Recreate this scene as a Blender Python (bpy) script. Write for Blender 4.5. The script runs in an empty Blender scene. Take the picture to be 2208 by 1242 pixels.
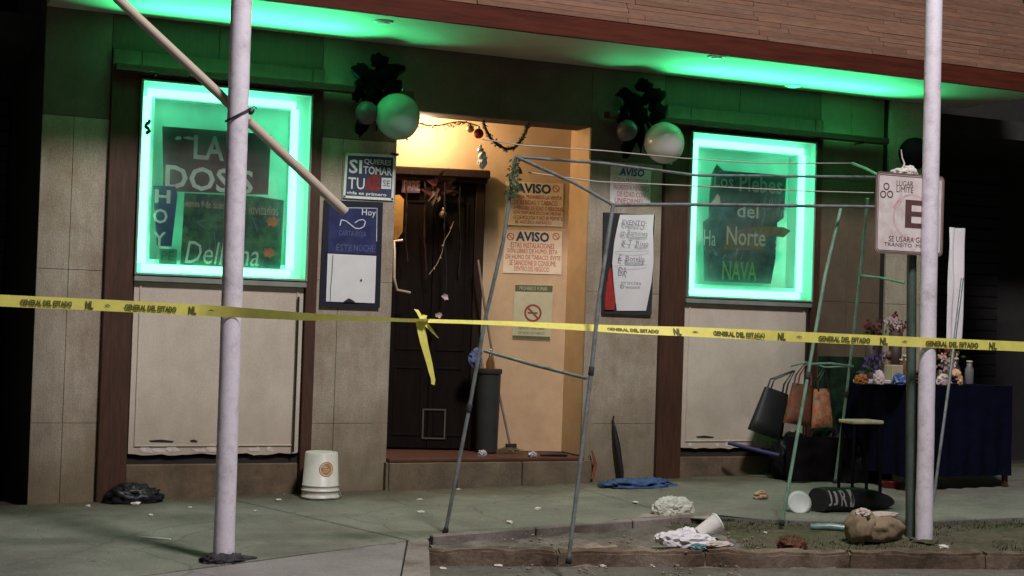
import bpy, bmesh, math, random
import numpy as np
from mathutils import Vector, Matrix, noise as mnoise
random.seed(7)
SC = bpy.context.scene
COL = SC.collection
# ------------------------------------------------------------------ camera
W, H, FL = 2208., 1242., 3200.
YAW, PITCH, ROLL = (math.radians(a) for a in (24.16, 1.18, 1.88))
CAM = Vector((-4., -12., 1.1))
_f = Vector((math.sin(YAW) * math.cos(PITCH), math.cos(YAW) * math.cos(PITCH), math.sin(PITCH)))
_r = Vector((math.cos(YAW), -math.sin(YAW), 0)); _u = _r.cross(_f)
RT = math.cos(ROLL) * _r + math.sin(ROLL) * _u
UP = -math.sin(ROLL) * _r + math.cos(ROLL) * _u
cd = bpy.data.cameras.new('camera'); cam = bpy.data.objects.new('camera', cd); COL.objects.link(cam)
cd.sensor_width = 36; cd.lens = FL / W * 36; cd.clip_end = 500; cd.clip_start = .1
m = Matrix((RT, UP, -_f)).transposed().to_4x4(); m.translation = CAM
cam.matrix_world = m
SC.camera = cam
# ------------------------------------------------------------------ night sky, street lamp, exposure
world = bpy.data.worlds.new('World'); SC.world = world; world.use_nodes = True
wn = world.node_tree.nodes; wl = world.node_tree.links
bg = wn['Background']
sky = wn.new('ShaderNodeTexSky'); sky.sky_type = 'NISHITA'; sky.sun_disc = False
sky.sun_elevation = math.radians(-4); sky.sun_rotation = math.radians(200)
mx = wn.new('ShaderNodeMixRGB'); mx.blend_type = 'ADD'; mx.inputs[0].default_value = 1
mx.inputs[2].default_value = (.26, .24, .27, 1)
wl.new(sky.outputs[0], mx.inputs[1]); wl.new(mx.outputs[0], bg.inputs[0]); bg.inputs[1].default_value = .05
ld = bpy.data.lights.new('street_light', 'POINT'); ld.energy = 5000; ld.color = (1, .92, .93); ld.shadow_soft_size = .8
lo = bpy.data.objects.new('street_light', ld); COL.objects.link(lo); lo.location = (0.6, -8.6, 10.2)
SC.view_settings.view_transform = 'Standard'; SC.view_settings.look = 'None'
SC.view_settings.exposure = 0; SC.view_settings.gamma = 1; SC.view_settings.use_curve_mapping = False
try:
    SC.cycles.use_denoising = True; SC.cycles.max_bounces = 8; SC.cycles.transparent_max_bounces = 16
    SC.cycles.sample_clamp_indirect = 4
except Exception: pass

# ------------------------------------------------------------------ pixel -> place helpers (photo pixels, real planes)
def ray(x, y): return (x - W / 2) / FL * RT - (y - H / 2) / FL * UP + _f
def at(x, y, Y=0.):
    d = ray(x, y); return CAM + d * ((Y - CAM.y) / d.y)
GA, GB, GC = -.40, .022, .015
def gz(X, Y): return GA + GB * X + GC * Y
def gnd(x, y, dz=0.):
    d = ray(x, y)
    t = (GA + dz + GB * CAM.x + GC * CAM.y - CAM.z) / (d.z - GB * d.x - GC * d.y)
    return CAM + d * t
def on_plane(x, y, p, n):
    d = ray(x, y); return CAM + d * ((Vector(p) - CAM).dot(n) / d.dot(n))
class Frame:
    """a plane in the place: u along, v up, n towards the street"""
    def __init__(s, o, u, v=(0, 0, 1)):
        s.o = Vector(o); s.u = Vector(u).normalized(); s.v = Vector(v).normalized(); s.n = s.u.cross(s.v)
        s.w = lambda a, b, c=0.: s.o + s.u * a + s.v * b + s.n * c
    def px(s, x, y, n=0.):
        p = on_plane(x, y, s.o + s.n * n, s.n) - s.o
        return p.dot(s.u), p.dot(s.v)
    def mat(s): return Matrix((s.u, s.v, s.n)).transposed().to_4x4()
WALL = Frame((0, 0, 0), (1, 0, 0))

# ------------------------------------------------------------------ materials
MATS = {}
def M(name, c, rough=.7, metal=0., var=.18, scale=6., bump=0., bscale=60., dirt=None, dscale=1.3, damt=.5, stretch=None, emit=None, estr=1., spec=.5, trans=0., alpha=None, grain=.0):
    if name in MATS: return MATS[name]
    m = bpy.data.materials.new(name); m.use_nodes = True; nt = m.node_tree; N = nt.nodes; L = nt.links
    b = N['Principled BSDF']; b.inputs['Roughness'].default_value = rough; b.inputs['Metallic'].default_value = metal
    b.inputs['Specular IOR Level'].default_value = spec
    tc = N.new('ShaderNodeTexCoord'); src = tc.outputs['Object']
    if stretch:
        mp = N.new('ShaderNodeMapping'); mp.inputs['Scale'].default_value = stretch; L.new(src, mp.inputs[0]); src = mp.outputs[0]
    n1 = N.new('ShaderNodeTexNoise'); n1.inputs['Scale'].default_value = scale; n1.inputs['Detail'].default_value = 6; n1.inputs['Roughness'].default_value = .65
    L.new(src, n1.inputs['Vector'])
    r = N.new('ShaderNodeValToRGB'); e = r.color_ramp.elements
    e[0].position = .3; e[1].position = .7
    e[0].color = (*[max(0, k * (1 - var)) for k in c], 1); e[1].color = (*[min(1, k * (1 + var)) for k in c], 1)
    L.new(n1.outputs['Fac'], r.inputs[0]); out = r.outputs[0]
    if dirt:
        n2 = N.new('ShaderNodeTexNoise'); n2.inputs['Scale'].default_value = dscale; n2.inputs['Detail'].default_value = 8; n2.inputs['Roughness'].default_value = .7
        L.new(tc.outputs['Object'], n2.inputs['Vector'])
        r2 = N.new('ShaderNodeValToRGB'); r2.color_ramp.elements[0].position = .46; r2.color_ramp.elements[1].position = .68
        r2.color_ramp.elements[0].color = (0, 0, 0, 1); r2.color_ramp.elements[1].color = (damt, damt, damt, 1)
        L.new(n2.outputs['Fac'], r2.inputs[0])
        mi = N.new('ShaderNodeMixRGB'); mi.inputs[2].default_value = (*dirt, 1)
        L.new(r2.outputs[0], mi.inputs[0]); L.new(out, mi.inputs[1]); out = mi.outputs[0]
    if grain:
        n4 = N.new('ShaderNodeTexNoise'); n4.inputs['Scale'].default_value = 90; n4.inputs['Detail'].default_value = 3
        L.new(tc.outputs['Object'], n4.inputs['Vector'])
        mg = N.new('ShaderNodeMixRGB'); mg.blend_type = 'OVERLAY'; mg.inputs[0].default_value = grain
        L.new(out, mg.inputs[1]); L.new(n4.outputs['Fac'], mg.inputs[2]); out = mg.outputs[0]
    L.new(out, b.inputs['Base Color'])
    if bump:
        n3 = N.new('ShaderNodeTexNoise'); n3.inputs['Scale'].default_value = bscale; n3.inputs['Detail'].default_value = 5
        L.new(src, n3.inputs['Vector'])
        bp = N.new('ShaderNodeBump'); bp.inputs['Strength'].default_value = bump; bp.inputs['Distance'].default_value = .01
        L.new(n3.outputs['Fac'], bp.inputs['Height']); L.new(bp.outputs[0], b.inputs['Normal'])
    if emit:
        b.inputs['Emission Color'].default_value = (*emit, 1); b.inputs['Emission Strength'].default_value = estr
    if trans:
        t = N.new('ShaderNodeBsdfTranslucent'); L.new(out, t.inputs[0])
        ms = N.new('ShaderNodeMixShader'); ms.inputs[0].default_value = trans
        L.new(b.outputs[0], ms.inputs[1]); L.new(t.outputs[0], ms.inputs[2]); L.new(ms.outputs[0], N['Material Output'].inputs[0])
    MATS[name] = m; return m
def glass(name, tint=(.9, .95, .92), ior=1.35):
    m = bpy.data.materials.new(name); m.use_nodes = True; nt = m.node_tree; N = nt.nodes; L = nt.links
    N.remove(N['Principled BSDF'])
    t = N.new('ShaderNodeBsdfTransparent'); t.inputs[0].default_value = (*tint, 1)
    g = N.new('ShaderNodeBsdfGlossy'); g.inputs['Roughness'].default_value = .03
    f = N.new('ShaderNodeFresnel'); f.inputs[0].default_value = ior
    # thin translucent film mixed in to imitate a haze of glow over the posters
    dd = N.new('ShaderNodeBsdfTranslucent'); dd.inputs[0].default_value = (.8, .8, .8, 1); nz = N.new('ShaderNodeTexNoise'); nz.inputs['Scale'].default_value = 3; nz.inputs['Detail'].default_value = 5
    tc = N.new('ShaderNodeTexCoord'); L.new(tc.outputs['Object'], nz.inputs['Vector']); mr = N.new('ShaderNodeMapRange'); mr.inputs['From Min'].default_value = .35; mr.inputs['From Max'].default_value = .7; mr.inputs['To Min'].default_value = .03; mr.inputs['To Max'].default_value = .15; L.new(nz.outputs['Fac'], mr.inputs['Value'])
    md = N.new('ShaderNodeMixShader'); L.new(mr.outputs[0], md.inputs[0]); L.new(t.outputs[0], md.inputs[1]); L.new(dd.outputs[0], md.inputs[2])
    ms = N.new('ShaderNodeMixShader'); L.new(f.outputs[0], ms.inputs[0]); L.new(md.outputs[0], ms.inputs[1]); L.new(g.outputs[0], ms.inputs[2])
    L.new(ms.outputs[0], N['Material Output'].inputs[0]); MATS[name] = m; return m

WALLM = M('wall_stone', (.36, .305, .24), .8, var=.16, scale=5, bump=.35, bscale=40, dirt=(.20, .14, .075), dscale=1.7, damt=.75, grain=.6, stretch=(2.6, 2.6, .6))
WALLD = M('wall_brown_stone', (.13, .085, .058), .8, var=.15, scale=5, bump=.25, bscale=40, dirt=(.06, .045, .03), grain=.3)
PLINTH = M('plinth_stone', (.15, .105, .065), .9, var=.25, scale=7, bump=.4, bscale=30, dirt=(.05, .04, .02), dscale=2.5, damt=.8)
JOINT = M('dark_joint', (.035, .03, .025), .95)
WOOD = M('dark_red_wood', (.058, .022, .011), .6, var=.4, scale=9, stretch=(6, 6, .5), bump=.2, bscale=40)
BOARD = M('cream_board', (.60, .525, .44), .65, var=.06, scale=4, dirt=(.42, .35, .28), dscale=1.2, damt=.6, bump=.12, bscale=25, grain=.25, stretch=(2, 2, .5))
CHIP = M('chipped_paint', (.62, .56, .50), .8, var=.2, scale=20)
GRIME = M('black_grime', (.02, .017, .013), .9)
SOFFIT = M('soffit_plaster', (.45, .42, .34), .7, var=.06, scale=3, dirt=(.33, .31, .24), dscale=.9, damt=.5)
FASCIA = M('fascia_wood', (.070, .016, .008), .7, spec=.15, var=.35, scale=5, stretch=(.4, 6, 6), bump=.15)
SHING = [M('shingle_brown_%s' % k, c, .8, var=.3, scale=10, stretch=(.8, 6, 6), bump=.3, bscale=60) for k, c in
         (('mid', (.155, .078, .045)), ('dark', (.13, .064, .036)), ('pale', (.18, .092, .055)), ('grey', (.145, .08, .05)))]
CASING = M('casing_metal', (.30, .34, .30), .4, .3)
REFL = M('white_reflector', (.62, .66, .62), .5, var=.03)
BACKP = M('light_panel', (.64, .76, .70), .6, var=.22, scale=2.2)
NEON = M('neon_green', (.1, .5, .3), .4, emit=(.16, 1., .56), estr=5.6)
PANE = glass('window_glass')
TAN = M('tan_plaster', (.56, .385, .225), .7, var=.12, scale=3, dirt=(.40, .26, .14), dscale=1.4, damt=.6, bump=.1)
DOORM = M('door_wood', (.0065, .004, .003), .85, spec=.15, var=.5, scale=5, stretch=(5, 5, .6), bump=.2)
DOORF = M('door_frame_wood', (.017, .009, .006), .8, spec=.2, var=.35, scale=8, stretch=(5, 5, .6))
REDSTEP = M('red_threshold', (.085, .028, .016), .7, var=.3, scale=8)
STEP = M('step_concrete', (.17, .13, .085), .9, var=.25, scale=5, bump=.35, bscale=40, dirt=(.08, .06, .035), dscale=2.2, damt=.6, grain=.4)
CONC = M('sidewalk_concrete', (.195, .20, .165), .85, var=.2, scale=2.2, bump=.4, bscale=70, dirt=(.10, .09, .075), dscale=.9, damt=.75, grain=.5)  # slight green in the base colour stands for green light on the ground
APRON = M('apron_concrete', (.26, .235, .235), .85, var=.15, scale=2.5, bump=.4, bscale=70, dirt=(.15, .135, .12), dscale=1.3, damt=.6, grain=.5)
KERBM = M('kerb_concrete', (.25, .22, .20), .85, var=.25, scale=5, bump=.5, bscale=50, dirt=(.09, .06, .04), dscale=2.4, damt=.8, grain=.4)
KERBD = M('kerb_dirty_face', (.105, .07, .045), .9, var=.6, scale=4, bump=.8, bscale=25, dirt=(.25, .20, .15), dscale=2.6, damt=.8, grain=.5)
ASPH = M('asphalt', (.13, .12, .105), .85, var=.25, scale=8, bump=.5, bscale=90, grain=.5, dirt=(.07, .06, .045), dscale=1.2, damt=.6)
SOIL = M('strip_soil', (.085, .072, .045), .95, var=.55, scale=9, bump=.8, bscale=35, dirt=(.05, .065, .022), dscale=2.2, damt=.9)
SAND = M('sand_debris', (.27, .22, .165), .95, var=.35, scale=12, bump=.8, bscale=50, dirt=(.13, .09, .06), dscale=4, damt=.8)
POLEW = M('white_pole_paint', (.82, .78, .86), .5, var=.07, scale=9, grain=.35, dirt=(.48, .44, .48), dscale=9, damt=.8, bump=.15, bscale=30)
POLED = M('pole_base_rust', (.035, .03, .034), .8, var=.4, scale=20, bump=.4)
RODM = M('pale_wood_rod', (.50, .44, .35), .6, var=.2, scale=9, dirt=(.3, .22, .15), dscale=9, damt=.5)
WIRE = M('dark_wire', (.05, .05, .06), .5, .5)
TAPE = M('yellow_tape', (.88, .82, .20), .35, var=.1, scale=14, trans=.15)
BLACK = M('black_print', (.012, .012, .012), .6)
TUBEG = M('grey_tube', (.24, .27, .28), .4, .25, var=.25, scale=12, dirt=(.10, .09, .07), dscale=9, damt=.7)
TUBE_GLOW = M('tube_green_glow', (.20, .36, .27), .4, .2, var=.25, scale=12, dirt=(.10, .13, .09), dscale=9, damt=.6)  # tubes near the right window, green neon light put into their colour
CORD = M('pale_cord', (.42, .40, .34), .8)
SIGNW = M('sign_white_faded', (.70, .65, .63), .5, var=.1, scale=14, dirt=(.45, .33, .30), dscale=10, damt=.55)
SIGNB = M('sign_brown_print', (.10, .045, .04), .6, var=.3, scale=20)
SIGNP = M('sign_faded_red', (.62, .42, .43), .6, var=.3, scale=20)
SIGNEDGE = M('sign_edge', (.17, .115, .10), .6)
POSTG = M('sign_post_green', (.10, .14, .12), .5, .3, var=.2, dirt=(.05, .06, .04), dscale=5)
PAPER = M('white_paper', (.72, .70, .72), .7, var=.05, scale=7)
PRINTW = M('white_print', (.70, .72, .72), .6, var=.1, scale=30)
NAVY = M('navy_print', (.035, .045, .09), .5, var=.3, scale=10)
NAVYB = M('navy_blue_print', (.03, .05, .28), .5, var=.3, scale=10)
BLUEP = M('blue_poster', (.018, .022, .10), .45, var=.55, scale=5, dirt=(.05, .06, .16), dscale=7, damt=.7)
BLUEL = M('pale_blue_print', (.11, .13, .26), .5, var=.25, scale=18)
FRAMEB = M('navy_frame', (.012, .014, .032), .45, var=.2)
FRAMED = M('black_frame', (.03, .03, .036), .5, var=.2)
REDP = M('red_print', (.52, .06, .045), .6, var=.2, scale=25)
REDD = M('dark_red_print', (.20, .02, .025), .6, var=.55, scale=30)
CREAMP = M('cream_notice', (.72, .60, .42), .6, var=.07, scale=8)
PINKP = M('notice_white', (.76, .71, .72), .6, var=.07, scale=8)
OLIVE = M('olive_print', (.10, .10, .035), .6)
GOLDP = M('gold_notice', (.50, .47, .30), .5, var=.12, scale=5)

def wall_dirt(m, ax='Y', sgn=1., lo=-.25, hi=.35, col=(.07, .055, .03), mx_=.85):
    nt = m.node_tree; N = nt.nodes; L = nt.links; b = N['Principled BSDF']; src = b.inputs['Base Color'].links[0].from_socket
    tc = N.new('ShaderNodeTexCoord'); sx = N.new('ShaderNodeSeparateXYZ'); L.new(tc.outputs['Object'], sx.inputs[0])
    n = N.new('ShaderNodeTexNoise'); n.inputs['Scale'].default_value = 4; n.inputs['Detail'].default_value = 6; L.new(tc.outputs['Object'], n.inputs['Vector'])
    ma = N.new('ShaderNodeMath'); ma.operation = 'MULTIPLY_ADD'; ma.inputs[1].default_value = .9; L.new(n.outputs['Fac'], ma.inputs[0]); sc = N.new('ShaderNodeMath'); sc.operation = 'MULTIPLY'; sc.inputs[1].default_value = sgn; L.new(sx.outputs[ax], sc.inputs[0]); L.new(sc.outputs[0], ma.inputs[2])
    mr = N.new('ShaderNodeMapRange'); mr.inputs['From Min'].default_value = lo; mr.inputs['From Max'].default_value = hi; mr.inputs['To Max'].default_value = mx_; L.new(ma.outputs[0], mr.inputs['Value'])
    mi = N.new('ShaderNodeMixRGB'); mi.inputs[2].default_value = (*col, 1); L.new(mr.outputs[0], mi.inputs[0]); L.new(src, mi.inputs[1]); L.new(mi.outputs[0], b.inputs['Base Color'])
def cracks(m):
    nt = m.node_tree; N = nt.nodes; L = nt.links; b = N['Principled BSDF']; src = b.inputs['Base Color'].links[0].from_socket
    tc = N.new('ShaderNodeTexCoord'); n = N.new('ShaderNodeTexNoise'); n.inputs['Scale'].default_value = 2.5; n.inputs['Detail'].default_value = 6; L.new(tc.outputs['Object'], n.inputs['Vector'])
    mv = N.new('ShaderNodeMixRGB'); mv.inputs[0].default_value = .22; L.new(tc.outputs['Object'], mv.inputs[1]); L.new(n.outputs['Color'], mv.inputs[2])
    for sc, lim, kind, col, amt in ((.75, .006, 'DISTANCE_TO_EDGE', (.07, .065, .05), .38), (3.2, .075, 'F1', (.06, .058, .05), .65), (7.5, .07, 'F1', (.36, .35, .31), .6)):
        v = N.new('ShaderNodeTexVoronoi'); v.feature = kind; v.inputs['Scale'].default_value = sc; L.new((mv.outputs[0] if kind != 'F1' else tc.outputs['Object']), v.inputs['Vector'])
        mr = N.new('ShaderNodeMapRange'); mr.inputs['From Min'].default_value = lim * .5; mr.inputs['From Max'].default_value = lim * 1.4; mr.inputs['To Min'].default_value = amt; mr.inputs['To Max'].default_value = 0; L.new(v.outputs['Distance'], mr.inputs['Value'])
        mi = N.new('ShaderNodeMixRGB'); mi.inputs[2].default_value = (*col, 1); L.new(mr.outputs[0], mi.inputs[0]); L.new(src, mi.inputs[1]); src = mi.outputs[0]
    L.new(src, b.inputs['Base Color'])
cracks(CONC); cracks(APRON)
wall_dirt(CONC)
wall_dirt(WALLM, 'Z', -1., -.45, .55, (.12, .09, .04), .8)   # splash-back grime at the foot of the wall
wall_dirt(BOARD, 'Z', -1., -.45, .35, (.30, .23, .16), .6)
# ------------------------------------------------------------------ mesh helpers
def box(bm, F, u0, u1, v0, v1, n0, n1, bev=0.):
    vs = [bm.verts.new(F.w(u, v, n)) for n in (n0, n1) for v in (v0, v1) for u in (u0, u1)]
    fs = [bm.faces.new([vs[i] for i in q]) for q in ((0, 2, 3, 1), (4, 5, 7, 6), (0, 1, 5, 4), (2, 6, 7, 3), (0, 4, 6, 2), (1, 3, 7, 5))]
    if bev:
        bmesh.ops.bevel(bm, geom=list({e for f in fs for e in f.edges}), offset=bev, segments=1, affect='EDGES')
    return fs
def abox(bm, x0, x1, y0, y1, z0, z1, bev=0.): return box(bm, WALL, x0, x1, z0, z1, -y1, -y0, bev)
def prism(bm, poly, z0f, z1f):
    """plan polygon -> solid between two height functions"""
    lo = [bm.verts.new((x, y, z0f(x, y))) for x, y in poly]; hi = [bm.verts.new((x, y, z1f(x, y))) for x, y in poly]
    n = len(poly); bm.faces.new(hi); bm.faces.new(lo[::-1])
    for i in range(n): bm.faces.new((lo[i], lo[(i + 1) % n], hi[(i + 1) % n], hi[i]))
def plate(bm, F, pts, n0, n1):
    """outline in a frame -> thin solid"""
    a = [bm.verts.new(F.w(u, v, n0)) for u, v in pts]; b = [bm.verts.new(F.w(u, v, n1)) for u, v in pts]; k = len(pts)
    bm.faces.new(b); bm.faces.new(a[::-1])
    for i in range(k): bm.faces.new((a[i], a[(i + 1) % k], b[(i + 1) % k], b[i]))
def tube(bm, pts, r, seg=8, cap=True):
    pts = [Vector(p) for p in pts]; rs = r if isinstance(r, (list, tuple)) else [r] * len(pts); rings = []
    ref = None
    for i, p in enumerate(pts):
        d = ((pts[min(i + 1, len(pts) - 1)] - pts[max(i - 1, 0)])).normalized()
        if ref is None: ref = d.orthogonal().normalized()
        a = (ref - d * ref.dot(d)).normalized(); ref = a; b = d.cross(a)
        rings.append([bm.verts.new(p + (a * math.cos(t) + b * math.sin(t)) * rs[i]) for t in (2 * math.pi * k / seg for k in range(seg))])
    for A, B in zip(rings, rings[1:]):
        for k in range(seg):
            f = bm.faces.new((A[k], A[(k + 1) % seg], B[(k + 1) % seg], B[k])); f.smooth = True
    if cap:
        for R, rev in ((rings[0], True), (rings[-1], False)):
            f = bm.faces.new(R[::-1] if rev else R)
            for e in f.edges: e.smooth = False
def lathe(bm, c, prof, seg=24, axis=(0, 0, 1), smooth=True):
    c = Vector(c); ax = Vector(axis).normalized(); a = ax.orthogonal().normalized(); b = ax.cross(a); rings = []
    for r, h in prof:
        rings.append([bm.verts.new(c + ax * h + (a * math.cos(2 * math.pi * k / seg) + b * math.sin(2 * math.pi * k / seg)) * max(r, 1e-4)) for k in range(seg)])
    for A, B in zip(rings, rings[1:]):
        for k in range(seg):
            f = bm.faces.new((A[k], A[(k + 1) % seg], B[(k + 1) % seg], B[k])); f.smooth = smooth
    bm.faces.new(rings[0][::-1]); bm.faces.new(rings[-1])
def blob(bm, c, rad, amp=.15, freq=2., sub=3, seed=0, flat=None, smooth=True, ridged=False):
    r = bmesh.ops.create_icosphere(bm, subdivisions=sub, radius=1.)
    c = Vector(c); s = Vector((seed * 3.1, seed * 1.7, seed * .9))
    for v in r['verts']:
        p = v.co.copy(); k = mnoise.noise(p * freq + s) + .5 * mnoise.noise(p * freq * 2.3 + s)
        if ridged: k = 1 - 2 * abs(k)
        p *= 1 + amp * k
        v.co = Vector((p.x * rad[0], p.y * rad[1], p.z * rad[2])) + c
        if flat is not None and v.co.z < flat: v.co.z = flat
    for v in r['verts']:
        for f in v.link_faces: f.smooth = smooth
def sheet(bm, F, u0, u1, v0, v1, fn, nu=16, nv=16, thick=0.):
    g = [[bm.verts.new(F.w(u0 + (u1 - u0) * i / nu, v0 + (v1 - v0) * j / nv, fn(i / nu, j / nv))) for i in range(nu + 1)] for j in range(nv + 1)]
    for j in range(nv):
        for i in range(nu):
            f = bm.faces.new((g[j][i], g[j][i + 1], g[j + 1][i + 1], g[j + 1][i])); f.smooth = True
def crumple(bm, c, rad, seed, amp=.35, sub=3, flat=None):
    blob(bm, c, rad, amp, 2.6, sub, seed, flat, smooth=False, ridged=True)
def text(bm, s, F, u, v, n, h=None, w=None, align='c', bold=.0, shear=0., ext=.0012, spacing=1.):
    """lettering as thin raised print: fitted to height h and/or width w, placed at u (centre/left), v (bottom)"""
    cu = bpy.data.curves.new('lettering', 'FONT'); cu.body = s; cu.size = 1; cu.offset = bold; cu.shear = shear
    cu.space_character = spacing; cu.resolution_u = 2
    ob = bpy.data.objects.new('lettering', cu); me = bpy.data.meshes.new_from_object(ob)
    co = np.array([x.co[:] for x in me.vertices])
    if len(co):
        mn, mxx = co.min(0), co.max(0); sw, sh = max(mxx[0] - mn[0], 1e-6), max(mxx[1] - mn[1], 1e-6)
        kx = ky = 1.
        if h and w: kx, ky = w / sw, h / sh
        elif h: kx = ky = h / sh
        elif w: kx = ky = w / sw
        off = {'c': -sw * kx / 2, 'l': 0., 'r': -sw * kx}[align]
        vs = [bm.verts.new(F.w(u + off + (x - mn[0]) * kx, v + (y - mn[1]) * ky, n + ext)) for x, y, _ in co]
        for p in me.polygons:
            try: bm.faces.new([vs[i] for i in p.vertices])
            except ValueError: pass
    bpy.data.objects.remove(ob); bpy.data.curves.remove(cu); bpy.data.meshes.remove(me)
def disc(bm, F, u, v, r, n0, n1, seg=24): plate(bm, F, [(u + r * math.cos(2 * math.pi * k / seg), v + r * math.sin(2 * math.pi * k / seg)) for k in range(seg)], n0, n1)
def ring(bm, F, u, v, r, t, n0, n1, seg=28):
    for k in range(seg):
        a, b = 2 * math.pi * k / seg, 2 * math.pi * (k + 1) / seg
        P = [(r * math.cos(a), r * math.sin(a)), (r * math.cos(b), r * math.sin(b)), ((r - t) * math.cos(b), (r - t) * math.sin(b)), ((r - t) * math.cos(a), (r - t) * math.sin(a))]
        f = [bm.verts.new(F.w(u + p[0], v + p[1], n1)) for p in P]; bm.faces.new(f)
def stroke(bm, F, pts, t, n):
    """flat pen stroke in a frame"""
    for (a, b), (c, d) in zip(pts, pts[1:]):
        dx, dy = c - a, d - b; l = math.hypot(dx, dy) or 1; ox, oy = -dy / l * t / 2, dx / l * t / 2; ex, ey = dx / l * t * .3, dy / l * t * .3
        bm.faces.new([bm.verts.new(F.w(*p, n)) for p in ((a - ox - ex, b - oy - ey), (c - ox + ex, d - oy + ey), (c + ox + ex, d + oy + ey), (a + ox - ex, b + oy - ey))])
# ------------------------------------------------------------------ object helpers
BASE = {}
def obj(name, bm, mat, parent=None, loc=None):
    if isinstance(bm, bmesh.types.BMesh):
        bmesh.ops.recalc_face_normals(bm, faces=bm.faces)
        me = bpy.data.meshes.new(name); bm.to_mesh(me); bm.free()
        for k in (mat if isinstance(mat, (list, tuple)) else [mat]): me.materials.append(k)
    else: me = bm
    o = bpy.data.objects.new(name, me); COL.objects.link(o)
    if parent is not None:
        o.parent = parent; BASE[o] = BASE[parent]; me.transform(Matrix.Translation(-BASE[parent]))
    else:
        if loc is None:
            co = np.array([v.co[:] for v in me.vertices]); loc = ((co[:, 0].min() + co[:, 0].max()) / 2, (co[:, 1].min() + co[:, 1].max()) / 2, co[:, 2].min())
        loc = Vector(loc); me.transform(Matrix.Translation(-loc)); o.location = loc; BASE[o] = loc
    return o
def tag(o, label, cat, group=None, kind=None):
    o['label'] = label; o['category'] = cat
    if group: o['group'] = group
    if kind: o['kind'] = kind
    return o
def thing(name, label, cat, loc, group=None):
    o = bpy.data.objects.new(name, None); COL.objects.link(o); o.location = loc; BASE[o] = Vector(loc); o.empty_display_size = .1
    return tag(o, label, cat, group)
def struct(name, bm, mat, label=None):
    o = obj(name, bm, mat, None, (0, 0, 0)); o['kind'] = 'structure'
    if label: o['label'] = label
    return o
def B(): return bmesh.new()

# ================================================================== GROUND
SWX0, SWX1 = -14., 16.
K0, K1 = (-.28, -2.86), (14., -8.2)                    # kerb line along the street
def ky(x): return K0[1] + (x - K0[0]) * (K1[1] - K0[1]) / (K1[0] - K0[0])
b = B(); prism(b, [(-120, -80), (120, -80), (120, 60), (-120, 60)], lambda x, y: gz(x, min(y, 0)) * 0 - 3.6, lambda x, y: -3.3); struct('ground', b, ASPH)
b = B()
vs = [b.verts.new((x, y, gz(x, y) - .100)) for x, y in ((-14, -16), (16, -16), (16, .5), (-14, .5))]; b.faces.new(vs)
struct('road', b, ASPH)
def gaptop(x, y): return gz(x, y)
sw = bpy.data.objects.new('sidewalk', None)
b = B(); prism(b, [(-14, .4), (16, .4), (16, -3.7), (2.3, -2.16), (-.24, -2.41), (-.4, -2.42), (-.9, -3.58), (-1.4, -4.9), (-14, -9.2)][::-1], lambda x, y: gz(x, y) - .30, lambda x, y: gz(x, y) - .022)
sw = struct('sidewalk', b, JOINT)
def slab(poly, mat, dz=0.):
    b = B(); prism(b, poly[::-1], lambda x, y: gz(x, y) - .12, lambda x, y: gz(x, y) + dz)
    bmesh.ops.bevel(b, geom=[e for e in b.edges if all(v.co.z > gz(v.co.x, v.co.y) + dz - .01 for v in e.verts)], offset=.006, segments=1, affect='EDGES')
    return obj('slab', b, mat, sw)
J = .009
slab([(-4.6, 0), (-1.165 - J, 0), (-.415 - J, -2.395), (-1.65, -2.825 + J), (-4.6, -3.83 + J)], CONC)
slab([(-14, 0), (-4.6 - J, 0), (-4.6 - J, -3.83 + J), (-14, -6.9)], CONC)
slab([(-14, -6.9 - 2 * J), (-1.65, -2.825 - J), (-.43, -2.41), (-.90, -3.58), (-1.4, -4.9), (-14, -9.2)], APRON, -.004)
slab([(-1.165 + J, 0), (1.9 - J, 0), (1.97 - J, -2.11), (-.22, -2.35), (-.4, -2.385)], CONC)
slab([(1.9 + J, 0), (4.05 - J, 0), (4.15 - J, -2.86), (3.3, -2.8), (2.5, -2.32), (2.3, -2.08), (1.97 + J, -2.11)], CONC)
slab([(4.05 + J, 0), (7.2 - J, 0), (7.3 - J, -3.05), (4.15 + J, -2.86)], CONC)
slab([(7.2 + J, 0), (16, 0), (16, -3.6), (7.3 + J, -3.05)], CONC)
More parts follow.
